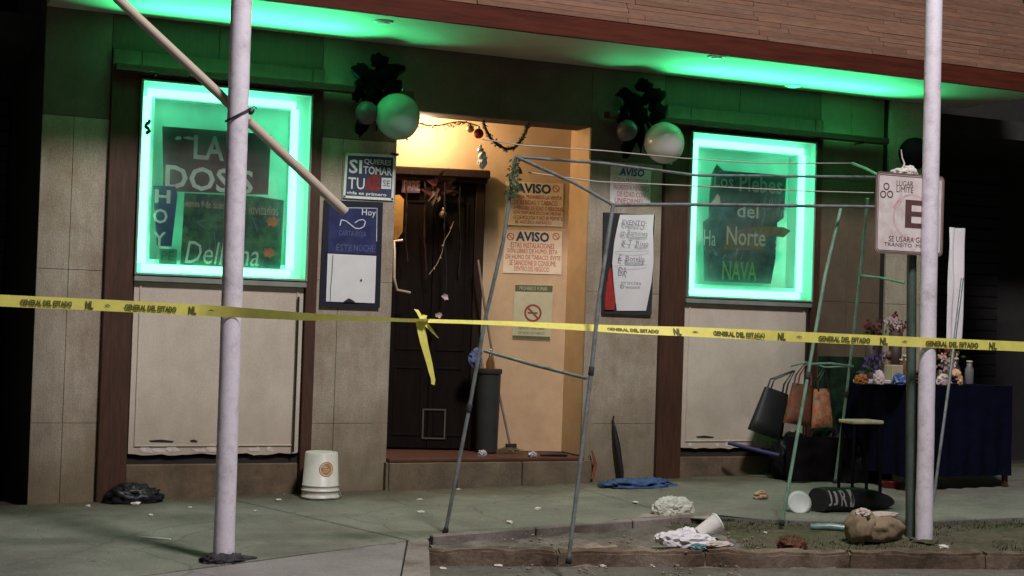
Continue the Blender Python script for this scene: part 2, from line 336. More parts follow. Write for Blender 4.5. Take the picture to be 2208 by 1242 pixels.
# kerb stones round the planting strip
kb = B(); prism(kb, [(-.41, -2.40), (-.27, -2.42), (-.735, -3.66), (-1.25, -5.0), (-1.40, -4.95), (-.885, -3.58)][::-1], lambda x, y: gz(x, y) - .3, lambda x, y: gz(x, y) + .012)
bmesh.ops.bevel(kb, geom=[e for e in kb.edges if all(v.co.z > gz(v.co.x, v.co.y) for v in e.verts)], offset=.012, segments=2, affect='EDGES')
kerb = struct('kerb', kb, KERBM)
x = -.52
while x < 12:                                           # front kerb, one stone after another
    L = .92 + random.uniform(-.05, .05); x2 = x + L; g_ = .003
    b = B(); prism(b, [(x + g_, ky(x + g_)), (x2 - g_, ky(x2 - g_)), (x2 - g_ + .05, ky(x2) + .13), (x + g_ + .05, ky(x) + .13)], lambda X, Y: gz(X, Y) - .3, lambda X, Y, q=random.uniform(-.004, .004): gz(X, Y) + .006 + q)
    bmesh.ops.bevel(b, geom=[e for e in b.edges if all(v.co.z > gz(v.co.x, v.co.y) - .02 for v in e.verts)], offset=.018, segments=2, affect='EDGES')
    bmesh.ops.subdivide_edges(b, edges=[e for e in b.edges if e.calc_length() > .3], cuts=14); bmesh.ops.subdivide_edges(b, edges=[e for e in b.edges if .08 < e.calc_length() < .35 and abs(e.verts[0].co.x - e.verts[1].co.x) < .06], cuts=2)
    for v in b.verts: v.co += Vector((0, .022 * mnoise.noise(v.co * 5), .018 * mnoise.noise(v.co * 5 + Vector((9, 0, 0))) + .010 * mnoise.noise(v.co * 15)))
    obj('kerb_stone', b, KERBD, kerb); x = x2
pts = [(-.25, -2.36), (.58, -2.27), (1.42, -2.18), (2.23, -2.09)]
for (a, c), (d, e) in zip(pts, pts[1:]):                # thin lip on the sidewalk side
    b = B(); prism(b, [(a + .006, c - .085), (d - .006, e - .085), (d - .006, e - .005), (a + .006, c - .005)], lambda X, Y: gz(X, Y) - .3, lambda X, Y: gz(X, Y) + .028)
    bmesh.ops.bevel(b, geom=list(b.edges), offset=.008, segments=1, affect='EDGES')
    obj('edging_stone', b, KERBM, kerb)
# planting strip soil
inner = [(-.28, -2.44), (2.23, -2.17), (2.5, -2.36), (3.3, -2.83), (7.3, -3.1), (16, -3.65)]
def inner_y(x):
    for (a, c), (d, e) in zip(inner, inner[1:]):
        if a <= x <= d: return c + (e - c) * (x - a) / (d - a)
    return inner[-1][1]
b = B(); nx, ny = 150, 12; g = []
for i in range(nx + 1):
    X = -.27 + 12 * i / nx; y0, y1 = inner_y(X), ky(X) + .10
    g.append([b.verts.new((X, y0 + (y1 - y0) * j / ny, gz(X, y0 + (y1 - y0) * j / ny) - .035 + .02 * mnoise.noise((X * 4, j * .5, 0)) + .012 * mnoise.noise((X * 15, j * 2., 3)) + (.03 if X > 1.4 else -.02) * min(j, ny - j) / 6)) for j in range(ny + 1)])
for i in range(nx):
    for j in range(ny):
        f = b.faces.new((g[i][j], g[i + 1][j], g[i + 1][j + 1], g[i][j + 1])); f.smooth = True
ps_ = struct('planting_strip', b, [SOIL, M('strip_rubble', (.17, .15, .13), .95, var=.4, scale=7, bump=.9, bscale=30, dirt=(.08, .065, .045), dscale=3, damt=.8, grain=.5)])
for f in ps_.data.polygons:
    if f.center.x < 1.75 + .35 * mnoise.noise(f.center * 4): f.material_index = 1
def grass_blades(n, x0, x1, hmin, hmax, seed):
    rr = random.Random(seed); b = B()
    for _ in range(n):
        X = rr.uniform(x0, x1); y0, y1 = inner_y(X), ky(X) + .1; Y = rr.uniform(y1, y0)
        if mnoise.noise((X * 2.2, Y * 2.2, 5)) < -.12: continue
        h = rr.uniform(hmin, hmax); a = rr.uniform(0, 6.28); w = .004; dx, dy = math.cos(a), math.sin(a); l = rr.uniform(.2, 1.1) * h; z = gz(X, Y) - .02
        p0 = b.verts.new((X - dy * w, Y + dx * w, z)); p1 = b.verts.new((X + dy * w, Y - dx * w, z))
        p2 = b.verts.new((X + dx * l * .4 + dy * w * .7, Y + dy * l * .4 - dx * w * .7, z + h * .7)); p3 = b.verts.new((X + dx * l, Y + dy * l, z + h))
        b.faces.new((p0, p1, p2)); b.faces.new((p0, p2, p3))
    return b
GRASS = M('grass_blade', (.06, .058, .026), .7, var=.5, scale=4)
o = obj('grass', grass_blades(9000, 1.75, 8., .008, .026, 3), GRASS, None, (0, 0, 0)); tag(o, 'short patchy grass growing in the planting strip by the kerb', 'grass', kind='stuff')
# spilled sand and rubble
b = B(); nx, nt = 120, 44; g = []
for i in range(nx + 1):
    X = .05 + 2.1 * i / nx; row = []
    for j in range(nt + 1):
        t = -.36 + .62 * j / nt; Y = ky(X) + t
        k = min(1, max(0, t / .02)); base = gz(X, Y) - .10 + .09 * k - (.03 * max(0, min(1, (t - .12) / .05)))
        e = math.sin(math.pi * min(1, max(0, i / nx))) ** .7 * max(0, 1 - ((t - .27) / (.13 + .07 * mnoise.noise((X * 3, 1, 1)))) ** 2)
        nz_ = mnoise.noise((X * 3.2, Y * 3.2, 0)) + .6 * mnoise.noise((X * 8, Y * 8, 2)) + .35 * mnoise.noise((X * 21, Y * 21, 4))
        h = e * (.016 + .040 * nz_) + .008 * mnoise.noise((X * 60, Y * 60, 6)) * e
        row.append(b.verts.new((X, Y, base + (h if h > .003 else -.02))))
    g.append(row)
for i in range(nx):
    for j in range(nt):
        f = b.faces.new((g[i][j], g[i + 1][j], g[i + 1][j + 1], g[i][j + 1])); f.smooth = True
rr = random.Random(4)
for k in range(160):
    p = gnd(rr.uniform(1080, 1640), rr.uniform(1150, 1232)); s = rr.uniform(.004, .016)
    blob(b, (p.x, p.y, p.z + s * .2 - (.08 if p.y < ky(p.x) else 0)), (s, s, s * .7), .3, 2, 1, k, smooth=False)
o = obj('rubble', b, SAND, None, (0, 0, 0)); tag(o, 'pale sand and rubble spilled over the kerb of the planting strip', 'rubble', kind='stuff')

b = B(); rr = random.Random(77)
for k in range(900):
    if k < 420: X, Y = rr.uniform(-2.8, 6.), -abs(rr.gauss(0, .10)) - .01
    else: X, Y = rr.uniform(-2.8, 6.), rr.uniform(-2.6, 0)
    if X < -.5 + .0 and Y < -2.4 or (X > -.3 and Y < inner_y(X) + .1): continue
    if .2 < X < 2.15 and Y > -.1: Y -= .1
    s_ = rr.uniform(.002, .009) * (1 if k < 420 else .7); a = rr.uniform(0, 6.28); P = [Vector((X + s_ * rr.uniform(.6, 1.3) * math.cos(a + q * 2.1), Y + s_ * rr.uniform(.6, 1.3) * math.sin(a + q * 2.1), gz(X, Y) + .0005)) for q in range(3)]; T = Vector((X, Y, gz(X, Y) + s_))
    v = [b.verts.new(p) for p in P] + [b.verts.new(T)]
    for q in ((0, 1, 3), (1, 2, 3), (2, 0, 3)): b.faces.new([v[i] for i in q])
o = obj('grit', b, M('grit_grey', (.16, .13, .10), .9, var=.8, scale=3), None, (0, 0, 0)); tag(o, 'loose grit and crumbs gathered along the wall foot and on the sidewalk', 'grit', kind='stuff')

# ================================================================== THE BAR BUILDING
BLD = thing('bar_building', 'tan stone bar front with green neon windows and brown shingled canopy', 'building', (0, 0, gz(0, 0)))
XL, XR = -2.66, 6.05
ZT = 3.41
def part(name, bm, mat, parent=BLD): return obj(name, bm, mat, parent)
# wall core behind the facing slabs
b = B()
abox(b, XL, -2.0, .03, .3, -1.2, 4.2); abox(b, -2.0, -.5, .30, .42, -1.2, 4.2); abox(b, -.5, .25, .03, .3, -1.2, 4.2)
abox(b, .26, 2.12, .03, .3, 2.86, 4.2); abox(b, 2.13, 3.0, .03, .3, -1.2, 4.2); abox(b, 3.0, 4.6, .30, .42, -1.2, 4.2); abox(b, 4.6, 5.40, .03, .3, -1.2, 4.2)
abox(b, 5.40, 5.47, .2, .3, -1.2, 4.2); abox(b, 5.47, XR, .03, .3, -1.2, 4.2)
abox(b, -2.0, -.5, .03, .299, 3.13, 4.2); abox(b, 3.0, 4.6, .03, .299, 3.13, 4.2)
abox(b, XL, XL + .25, .301, 5., -1.2, 4.2); abox(b, XR - .25, XR, .301, 5., -1.2, 4.2)
core = part('wall', b, JOINT)
def panels(x0, x1, zs, xs=None, mat=WALLM, n1=0.):
    """facing slabs with open joints"""
    xs = [x0] + (xs or []) + [x1]
    for a, c in zip(xs, xs[1:]):
        for z0, z1 in zip(zs, zs[1:]):
            j = .0016; q = random.uniform(-.0015, .0015); b = B()
            box(b, WALL, a + j, c - j, z0 + j, z1 - j, -.03, n1 + q, .002); obj('wall_panel', b, mat, core)
ZS = [-.55, .17, 1.37, 2.57, ZT]
WALL_SHADED = M('wall_stone_shaded', (.125, .090, .070), .85, var=.2, scale=5, bump=.3, bscale=40, dirt=(.09, .06, .04), dscale=2, damt=.7, grain=.5)  # darker copy of the wall stone, canopy shade painted into the colour
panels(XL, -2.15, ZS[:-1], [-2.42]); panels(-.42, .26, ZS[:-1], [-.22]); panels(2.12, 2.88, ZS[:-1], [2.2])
panels(XL, -2.15, ZS[-2:], None, WALL_SHADED); panels(-.42, .26, ZS[-2:], None, WALL_SHADED); panels(2.12, 2.88, ZS[-2:], None, WALL_SHADED)
panels(-2.15, -.42, [3.13, ZT], [-1.3], WOOD); panels(2.88, 4.64, [3.13, ZT], [3.7], WOOD); panels(.26, 2.12, [2.86, ZT], [1.2], WALL_SHADED)  # dark wood over the windows stands in for shaded wall
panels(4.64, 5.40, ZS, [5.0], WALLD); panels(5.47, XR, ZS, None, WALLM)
# bays: posts, header, board, sill, plinth, neon window
def letterbar(): pass
def bay(x0, x1, w0, w1, zb, zt, pz):
    gl, gr = gz(x0, 0), gz(x1, 0)
    for a, c in ((x0, w0), (w1, x1)):
        b = B(); box(b, WALL, a, c, min(gl, gr) - .1, 3.13, -.1, .05, .006); part('post', b, WOOD)
    b = B(); box(b, WALL, w0 + .002, w1 - .002, zt + .012, 3.128, -.1, .046, .006); part('header', b, WOOD)
    # lower board with a nailed bead
    b = B(); rr = random.Random(int(x0 * 10)); pts = [(w0 + .012, zb - .055), (w0 + .012, pz)]
    n = 26
    low = [(w0 + .012 + (w1 - w0 - .024) * i / n, pz - (rr.uniform(0, .02) if i not in (0, n) else 0)) for i in range(n + 1)]
    plate(b, WALL, low + [(w1 - .012, zb - .055), (w0 + .012, zb - .055)], -.02, .024); bd = part('lower_board', b, BOARD)
    b = B(); i_ = .055; t = .014
    box(b, WALL, w0 + i_, w0 + i_ + t, pz + i_ + t, zb - .055 - .02, .0245, .034, .003); box(b, WALL, w1 - i_ - t, w1 - i_, pz + i_ + t, zb - .055 - .02, .0245, .034, .003); box(b, WALL, w0 + i_, w1 - i_, pz + i_, pz + i_ + t, .0245, .034, .003)
    obj('bead', b, BOARD, bd)
    for k in range(9):                                   # flaking paint along the foot of the board
        b = B(); u = w0 + .05 + rr.random() * (w1 - w0 - .2); w = rr.uniform(.03, .13); plate(b, WALL, [(u, pz + .035), (u + w * .3, pz + .012), (u + w, pz + .02 * rr.random()), (u + w * .8, pz + .04), (u + w * .4, pz + .05 * rr.random() + .035)], .025 + k * .0002, .0262 + k * .0002); obj('paint_flake', b, CHIP, bd)
    for k in range(2 if x0 < 0 else 1):
        b = B(); u = w0 + .17 + .33 * k; w = (.2, .06)[k]; plate(b, WALL, [(u, pz + .105), (u + w * .5, pz + .112), (u + w, pz + .10), (u + w * .95, pz + .088), (u + w * .1, pz + .092)], .0255, .027 + k * .0003); obj('stain', b, GRIME, bd)
    b = B(); box(b, WALL, w0, w1, zb - .052, zb - .004, -.02, .075, .006); part('sill', b, CASING)
    b = B(); box(b, WALL, w0, w1, pz - .09, pz - .03, -.1, -.012); part('dark_gap', b, GRIME)
    b = B(); box(b, WALL, w0, w1, min(gl, gr) - .1, pz - .088, -.1, .004, .01); part('plinth', b, PLINTH)
    # neon light box
    b = B(); c_ = .016
    box(b, WALL, w0, w0 + c_, zb, zt, -.24, .085, .003); box(b, WALL, w1 - c_, w1, zb, zt, -.24, .085, .003)
    box(b, WALL, w0 + c_ + .001, w1 - c_ - .001, zb, zb + c_, -.24, .085, .003); box(b, WALL, w0 + c_ + .001, w1 - c_ - .001, zt - c_, zt, -.24, .085, .003)
    win = part('window', b, CASING)
    a0, a1, v0, v1 = w0 + c_ + .002, w1 - c_ - .002, zb + c_ + .002, zt - c_ - .002
    b = B(); s = .115                                     # sloping white reflector round the inside, added to imitate the halo of the tubes
    O = [(a0, v0), (a1, v0), (a1, v1), (a0, v1)]; I = [(a0 + s, v0 + s), (a1 - s, v0 + s), (a1 - s, v1 - s), (a0 + s, v1 - s)]
    for k in range(4):
        k2 = (k + 1) % 4
        b.faces.new([b.verts.new(WALL.w(*p)) for p in ((*O[k], .0), (*O[k2], .0), (*I[k2], -.05), (*I[k], -.05))])
        b.faces.new([b.verts.new(WALL.w(*p)) for p in ((*I[k], -.05), (*I[k2], -.05), (*I[k2], -.2), (*I[k], -.2))])
        b.faces.new([b.verts.new(WALL.w(*p)) for p in ((*O[k], .075), (*O[k2], .075), (*O[k2], .0), (*O[k], .0))])
    obj('reflector', b, REFL, win)
    b = B(); box(b, WALL, a0 + s, a1 - s, v0 + s, v1 - s, -.22, -.2); obj('back_panel', b, BACKP, win)
    l_, r_, t_, b_ = .040, .125, .085, .042
    ends = [((a0 + l_, v0 + b_), (a1 - r_, v0 + b_)), ((a0 + l_, v1 - t_), (a1 - r_, v1 - t_)), ((a0 + l_, v0 + b_ + .036), (a0 + l_, v1 - t_ - .036)), ((a1 - r_, v0 + b_ + .036), (a1 - r_, v1 - t_ - .036))]
    for p, q in ends:
        b = B(); tube(b, [WALL.w(*p, .040), WALL.w(*q, .040)], .033, 12); obj('neon_tube', b, NEON, win)  # tubes made thick to imitate the bloom round the neon
    b = B(); box(b, WALL, a0, a1, v0, v1, .078, .082); obj('pane', b, PANE, win)
    return a0, a1, v0, v1
WIN1 = bay(-2.15, -.42, -1.925, -.515, 1.35, 2.91, -.07)
WIN2 = bay(2.88, 4.64, 3.135, 4.545, 1.35, 2.91, -.05)
# green cove lights over the bays, open to the soffit
for xa, xb in ((-2.14, .34), (2.22, 5.34)):
    b = B(); box(b, WALL, xa, xb, 2.945, 2.957, .051, .165, .003); box(b, WALL, xa, xb, 2.9575, 3.0, .157, .165, .003); box(b, WALL, xa, xa + .01, 2.9575, 3.0, .051, .156); box(b, WALL, xb - .01, xb, 2.9575, 3.0, .051, .156); part('light_trough', b, WOOD)
    for xm in (xa + .3, xb - .3):
        b = B(); box(b, WALL, xm, xm + .02, 2.93, 2.944, .0, .16, .002); part('trough_bracket', b, WOOD)
    la = bpy.data.lights.new('cove_light', 'AREA'); la.shape = 'RECTANGLE'; la.size = xb - xa - .1; la.size_y = .06; la.energy = 33 * (xb - xa); la.color = (.06, 1., .36); la.spread = math.radians(124)
    oa = bpy.data.objects.new('cove_light', la); COL.objects.link(oa); oa.location = ((xa + xb) / 2, -.115, 2.975); oa.rotation_euler = (math.radians(180 + 60), 0, 0)
# conduit between board and post
b = B(); tube(b, [at(644, 640, -.055), at(640, 760, -.055), at(632, 975, -.055)], .008, 6); part('conduit', b, GRIME)
b = B(); tube(b, [at(1742, 660, -.06), at(1738, 780, -.06), at(1732, 960, -.06)], .009, 6); part('conduit', b, GRIME)
# canopy
b = B(); abox(b, XL, XR + .35, -1.185, .0, ZT, ZT + .05); part('soffit', b, SOFFIT)
sof = BLD.children[-1]
for px, py in ((825, 46), (1545, 122), (1710, 184)):
    d = ray(px, py); p = CAM + d * ((ZT - CAM.z) / d.z); b = B(); lathe(b, (p.x, p.y, ZT - .012), [(.075, .0), (.08, .006), (.08, .012)], 20); lathe(b, (p.x, p.y, ZT - .02), [(.05, 0), (.055, .012)], 16); obj('ceiling_vent', b, REFL, sof)
b = B(); abox(b, XL - .02, XR + .37, -1.22, -1.186, ZT - .012, ZT + .155, .004); can = part('canopy', b, FASCIA)
SL = math.radians(62); du = Vector((0, math.cos(SL), math.sin(SL))); dn = Vector((0, -math.sin(SL), math.cos(SL)))
b = B(); p0 = Vector((0, -1.19, ZT + .156))
vs = []
for X in (XL - .02, XR + .37):
    vs += [b.verts.new((X, p0.y, p0.z)), b.verts.new(Vector((X, p0.y, p0.z)) + du * 1.9), b.verts.new((X, 0.2, p0.z + 1.9 * du.z)), b.verts.new((X, .2, p0.z))]
for q in ((0, 1, 2, 3), (4, 7, 6, 5), (0, 4, 5, 1), (1, 5, 6, 2), (2, 6, 7, 3), (3, 7, 4, 0)): b.faces.new([vs[i] for i in q])
obj('roof_deck', b, JOINT, can)
rr = random.Random(11); EXP = .052; meshes = {}
for r_ in range(30):
    x = XL - .02 - rr.uniform(0, .8)
    while x < XR + .37:
        Lx = rr.uniform(1.0, 1.6); x2 = min(x + Lx, XR + .37); x1 = max(x, XL - .02)
        if x2 - x1 > .05:
            F = Frame(p0 + du * (r_ * EXP) + dn * .004, (1, 0, 0), du + dn * .12); q = rr.uniform(-.002, .003)
            b = B(); box(b, F, x1 + .003, x2 - .003, q, EXP * .93, 0., .016 + rr.uniform(0, .004), .0025); obj('shingle', b, rr.choice(SHING), can)
        x = x2
# vestibule
VF = Frame((.2, .93, 0), (1.92, -.52, 0))
b = B(); abox(b, .24, 2.2, -.06, 1.1, -1., -.16); ves = part('vestibule', b, STEP)
b = B(); abox(b, .262, 2.118, -.07, .9, -.158, -.125, .006); obj('threshold', b, REDSTEP, ves)
b = B(); box(b, VF, -.2, 2.05, -.12, 3.2, -.08, 0.); obj('back_wall', b, TAN, ves)
b = B(); abox(b, 2.122, 2.24, .004, .5, -.12, 3.2, .004); obj('jamb', b, TAN, ves)
b = B(); abox(b, .12, .258, .004, 1.2, -.12, 3.2, .004); obj('jamb', b, TAN, ves)
b = B(); abox(b, .12, 2.2, .301, 1.4, 3.03, 3.2); obj('ceiling', b, TAN, ves)
# step face blocks
for a, c in ((.262, .88), (.888, 1.5), (1.508, 2.118)):
    b = B(); abox(b, a, c, -.085, -.05, -.6, -.16, .006); obj('step_block', b, STEP, ves)
# dark double door on the angled back wall
u0, v1 = VF.px(838, 372); u1, _ = VF.px(1046, 372); _, v0 = VF.px(900, 986); v0 = -.118
b = B(); box(b, VF, u0 - .03, u1, v0, v1, .001, .03); door = part('door', b, DOORM)
b = B(); box(b, VF, u1 - .085, u1, v0, v1 - .02, .031, .075, .006); box(b, VF, u0, u0 + .05, v0, v1 - .02, .031, .075, .006); obj('door_frame', b, DOORF, door)
b = B(); box(b, VF, u0, u1 + .03, v1 - .03, v1 + .05, .031, .15, .012); box(b, VF, u0, u1 + .012, v1 - .07, v1 - .031, .031, .11, .01); obj('cornice', b, DOORF, door)
um = (u0 + u1) / 2 - .02
for a, c in ((u0 + .055, um - .004), (um + .004, u1 - .09)):
    b = B(); box(b, VF, a, c, v0 + .01, v1 - .08, .031, .05, .004); lf = obj('door_leaf', b, DOORM, door)
    b = B()
    for z0, z1 in ((v0 + .12, v0 + .75), (v0 + .9, v1 - .25)):
        for q in ((a + .05, a + .07, z0, z1), (c - .07, c - .05, z0, z1), (a + .07, c - .07, z0, z0 + .02), (a + .07, c - .07, z1 - .02, z1)): box(b, VF, *q, .0505, .058, .003)
    
    b2 = b; me = obj('moulding', b2, DOORM, door)
b = B(); a, c = VF.px(910, 880), VF.px(958, 946)
for q in ((a[0], a[0] + .014, c[1], a[1]), (c[0] - .014, c[0], c[1], a[1]), (a[0] + .015, c[0] - .015, a[1] - .014, a[1]), (a[0] + .015, c[0] - .015, c[1], c[1] + .014)): box(b, VF, *q, .059, .064)
obj('door_flap', b, M('flap_metal', (.08, .07, .055), .5), door)
b = B(); p = [at(868, 518, .55), at(850, 520, .55), at(851, 540, .5), at(850, 600, .5), at(856, 625, .5), at(884, 631, .55)]
tube(b, p, .012, 8); obj('pull_handle', b, M('pale_metal', (.6, .5, .42), .4, .3), door)
# lit lamp inside the doorway
lamp = thing('ceiling_lamp', 'warm bulb under the ceiling just inside the bar doorway', 'lamp', (.56, .47, 3.0))
b = B(); lathe(b, (.56, .47, 2.965), [(.03, 0), (.05, .03), (.05, .062)], 14); obj('lamp_base', b, REFL, lamp)
b = B(); lathe(b, (.56, .47, 2.90), [(.008, 0), (.026, .015), (.03, .035), (.02, .062)], 14); obj('bulb', b, M('warm_bulb', (.9, .8, .6), .4, emit=(1, .72, .38), estr=30), lamp)
l2 = bpy.data.lights.new('doorway_light', 'POINT'); l2.energy = 44; l2.color = (1, .76, .47); l2.shadow_soft_size = .05
o2 = bpy.data.objects.new('doorway_light', l2); COL.objects.link(o2); o2.location = (.62, .40, 2.86)
# neighbouring fronts, dark and closed, either side
for nm, x0, x1, lab in (('neighbour_building', -14., XL - .001, 'dark unlit shop front standing to the left of the bar'), ('neighbour_building', XR + .001, 16., 'dark unlit shop front standing to the right of the bar')):
    t = thing(nm, lab, 'building', ((x0 + x1) / 2, .5, gz((x0 + x1) / 2, 0)))
    b = B(); abox(b, x0, x1, 2.4, 2.6, -1.2, 5.5); obj('wall', b, M('charcoal_plaster', (.03, .028, .027), .9, var=.2), t)
    b = B(); abox(b, x0, x1, .35, 2.6, 3.2, 3.4); obj('roof', b, MATS['charcoal_plaster'], t)
    for k in range(24):
        b = B(); xa, xb = (x1 - 3., x1 - .02) if x0 < 0 else (x0 + .02, x0 + 3.); abox(b, xa, xb, 2.34, 2.398, -.4 + k * .14, -.265 + k * .14, .01); obj('shutter_slat', b, M('shutter_metal', (.035, .033, .035), .6, .3), t)

# ================================================================== SIGNS, POSTERS, NOTICES ON THE WALL
def flat(name, F, x0, y0, x1, y1, mat, label, cat, n0=.002, n1=.008, group=None, pts=None):
    """a flat sheet/board whose corners sit where the photo has them"""
    a = [F.px(*p, n1) for p in (pts or [(x0, y1), (x1, y1), (x1, y0), (x0, y0)])]
    b = B(); plate(b, F, a, n0, n1); o = obj(name, b, mat, None); tag(o, label, cat, group); return o
def let(o, F, rows, mat, n, name='lettering'):
    """rows: (text, x centre px, y bottom px, height px, width px, opts)"""
    for r in rows:
        b = B(); s, x, yb, hp, wp = r[:5]; kw = r[5] if len(r) > 5 else {}
        u, v = F.px(x, yb, n); u1_, v1_ = F.px(x, yb - hp, n); ua, _ = F.px(x - wp / 2, yb, n); ub, _ = F.px(x + wp / 2, yb, n)
        G = F
        # follow the plane; print sits just proud of it
        text(b, s, G, (ua + ub) / 2, v, n, h=v1_ - v, w=ub - ua, **kw)
        obj(name, b, mat, o)
# --- SI QUIERES TOMAR sign
s = flat('wall_sign', WALL, 745, 336, 850, 430, NAVY, 'dark enamel sign reading SI QUIERES TOMAR in white capitals', 'sign', pts=[(742, 424), (846, 430), (851, 337), (748, 332)], n1=.012)
let(s, WALL, [('SI', 766, 374, 30, 28, dict(bold=.02)), ('QUIERES', 814, 357, 13, 58, dict(bold=.01)), ('TOMAR', 814, 377, 17, 62, dict(bold=.015)), ('TU', 768, 408, 25, 36, dict(bold=.01)), ('vida es primero', 790, 423, 9, 86, dict(bold=.02))], PRINTW, .0125)
b = B(); c_ = [WALL.px(*p, .0128) for p in ((742, 424), (846, 430), (851, 337), (748, 332))]
for p, q in zip(c_, c_[1:] + c_[:1]): stroke(b, WALL, [p, q], .022, .0140)
obj('border', b, PRINTW, s)
b = B(); plate(b, WALL, [WALL.px(*p, .0128) for p in ((786, 410), (818, 412), (820, 377), (800, 378), (792, 384))], .0122, .0138); obj('red_emblem', b, REDD, s)
b = B(); plate(b, WALL, [WALL.px(*p, .0128) for p in ((822, 407), (843, 408), (844, 384), (823, 383))], .0122, .0138); em = obj('white_block', b, PRINTW, s)
let(s, WALL, [('SE', 833, 402, 13, 15)], NAVY, .0142)
b = B(); tube(b, [WALL.w(*WALL.px(842, 332), .004), WALL.w(*WALL.px(858, 334), .02)], .012, 8); obj('bracket', b, POLED, s)
# --- blue notice board left of the door
nb = flat('notice_board', WALL, 0, 0, 0, 0, FRAMEB, 'navy framed notice board with blue poster above white sheet, left of doorway', 'notice board', .002, .03, pts=[(690, 660), (819, 664), (826, 436), (700, 431)])
b = B(); plate(b, WALL, [WALL.px(*p, .032) for p in ((707, 545), (811, 548), (813, 449), (710, 445))], .0302, .032); ps = obj('blue_poster', b, BLUEP, nb)
b = B(); stroke(b, WALL, [WALL.px(*p, .033) for p in ((733, 486), (736, 474), (746, 476), (756, 484), (766, 492), (776, 493), (785, 488), (788, 478), (783, 473), (773, 475), (766, 480))], .008, .0335); stroke(b, WALL, [WALL.px(*p, .033) for p in ((750, 448), (813, 449), (812, 520))], .005, .0335); obj('emblem', b, BLUEL if 0 else PRINTW, ps)
let(ps, WALL, [('Hoy', 795, 469, 18, 30)], PRINTW, .0325)
let(ps, WALL, [('CARTA ROJA', 760, 513, 15, 60), ('ESTE', 742, 541, 14, 34), ('NOCHE', 785, 542, 14, 44)], BLUEL, .0325)
b = B(); sheet(b, WALL, WALL.px(703, 650, .034)[0], WALL.px(808, 650, .034)[0], WALL.px(703, 650, .034)[1], WALL.px(712, 547, .034)[1], lambda i, j: .034 + .006 * math.sin(i * 3.1) * (1 - j) + .002 * mnoise.noise((i * 4, j * 4, 0)), 12, 12); sh = obj('white_sheet', b, PAPER, nb)
b = B(); stroke(b, WALL, [WALL.px(*p, .043) for p in ((718, 550), (716, 590), (713, 620), (712, 648))], .004, .043); disc(b, WALL, *WALL.px(779, 604, .043), .009, .0425, .0432, 8)
plate(b, WALL, [WALL.px(*p, .043) for p in ((740, 651), (752, 643), (762, 648), (766, 652))], .042, .0432); obj('mark', b, BLACK, sh)
# --- right pillar: AVISO notice and framed board
s = flat('aviso_notice', WALL, 0, 0, 0, 0, PINKP, 'faded AVISO notice with blue heading and red lines on the pillar right of doorway', 'notice', .002, .006, pts=[(1315, 442), (1402, 444), (1404, 362), (1317, 358)])
let(s, WALL, [('AVISO', 1362, 380, 17, 54, dict(bold=.03, shear=.15))], NAVYB, .0065)
let(s, WALL, [('QUEDA PROHIBIDO EL', 1360, 396, 11, 78), ('INGRESO A MENORES', 1361, 411, 11, 76), ('DE EDAD CON', 1361, 425, 11, 60), ('UNIFORMES', 1356, 439, 11, 62)], REDP, .0065)
nb = flat('notice_board', WALL, 0, 0, 0, 0, FRAMED, 'black framed board holding curled handwritten white paper, right of doorway', 'notice board', .002, .03, pts=[(1299, 676), (1405, 680), (1412, 464), (1303, 458)])
sp = Frame((0, 0, 0), (1, 0, 0)); a = WALL.px(1335, 668, .05); c = WALL.px(1410, 462, .05); half = lambda j: 0
b = B(); ul = lambda j: (WALL.px(1331, 560, .04)[0] + (.00 if j > .85 else 0)); nv = 20; nu = 10; grid = []
prof = [(0, 1330, 1393), (.12, 1327, 1398), (.3, 1323, 1405), (.5, 1320, 1409), (.7, 1324, 1409), (.85, 1330, 1408), (1, 1337, 1410)]
for j in range(nv + 1):
    t_ = j / nv; k = max(i for i in range(len(prof)) if prof[i][0] <= t_ + 1e-9); k = min(k, len(prof) - 2); f_ = (t_ - prof[k][0]) / (prof[k + 1][0] - prof[k][0]); xl = prof[k][1] + (prof[k + 1][1] - prof[k][1]) * f_; xr = prof[k][2] + (prof[k + 1][2] - prof[k][2]) * f_
    yy = 670 + (463 - 670) * t_; row = []
    for i in range(nu + 1):
        n_ = .036 + .035 * math.sin(math.pi * t_) * abs(2 * i / nu - 1) ** 2
        row.append(b.verts.new(WALL.w(*WALL.px(xl + (xr - xl) * i / nu, yy, n_), n_)))
    grid.append(row)
for j in range(nv):
    for i in range(nu):
        f = b.faces.new((grid[j][i], grid[j][i + 1], grid[j + 1][i + 1], grid[j + 1][i])); f.smooth = True
sh = obj('curled_paper', b, PAPER, nb)
INK = M('grey_ink', (.16, .15, .22), .7)
let(sh, WALL, [('EVENTO:', 1368, 486, 11, 52), ('en Ramones', 1367, 508, 11, 58), ('K.T. Rojo', 1370, 532, 13, 56), ('E. Botella', 1362, 564, 12, 56), ('DA', 1343, 590, 14, 18), ('gracias', 1360, 616, 10, 44)], INK, .073)
b = B(); stroke(b, WALL, [WALL.px(1326, 543, .073), WALL.px(1400, 541, .073)], .003, .0742); stroke(b, WALL, [WALL.px(1326, 573, .073), WALL.px(1396, 571, .073)], .003, .0742); obj('pen_line', b, INK, sh)
b = B(); plate(b, WALL, [WALL.px(*p, .045) for p in ((1304, 668), (1324, 668), (1329, 640), (1326, 610), (1318, 575), (1312, 590), (1306, 630))], .031, .045); rp = obj('red_pennant', b, M('red_cloth', (.33, .02, .02), .7, var=.4, scale=15), None); tag(rp, 'small red pennant tucked into the lower corner of the black framed board', 'pennant')
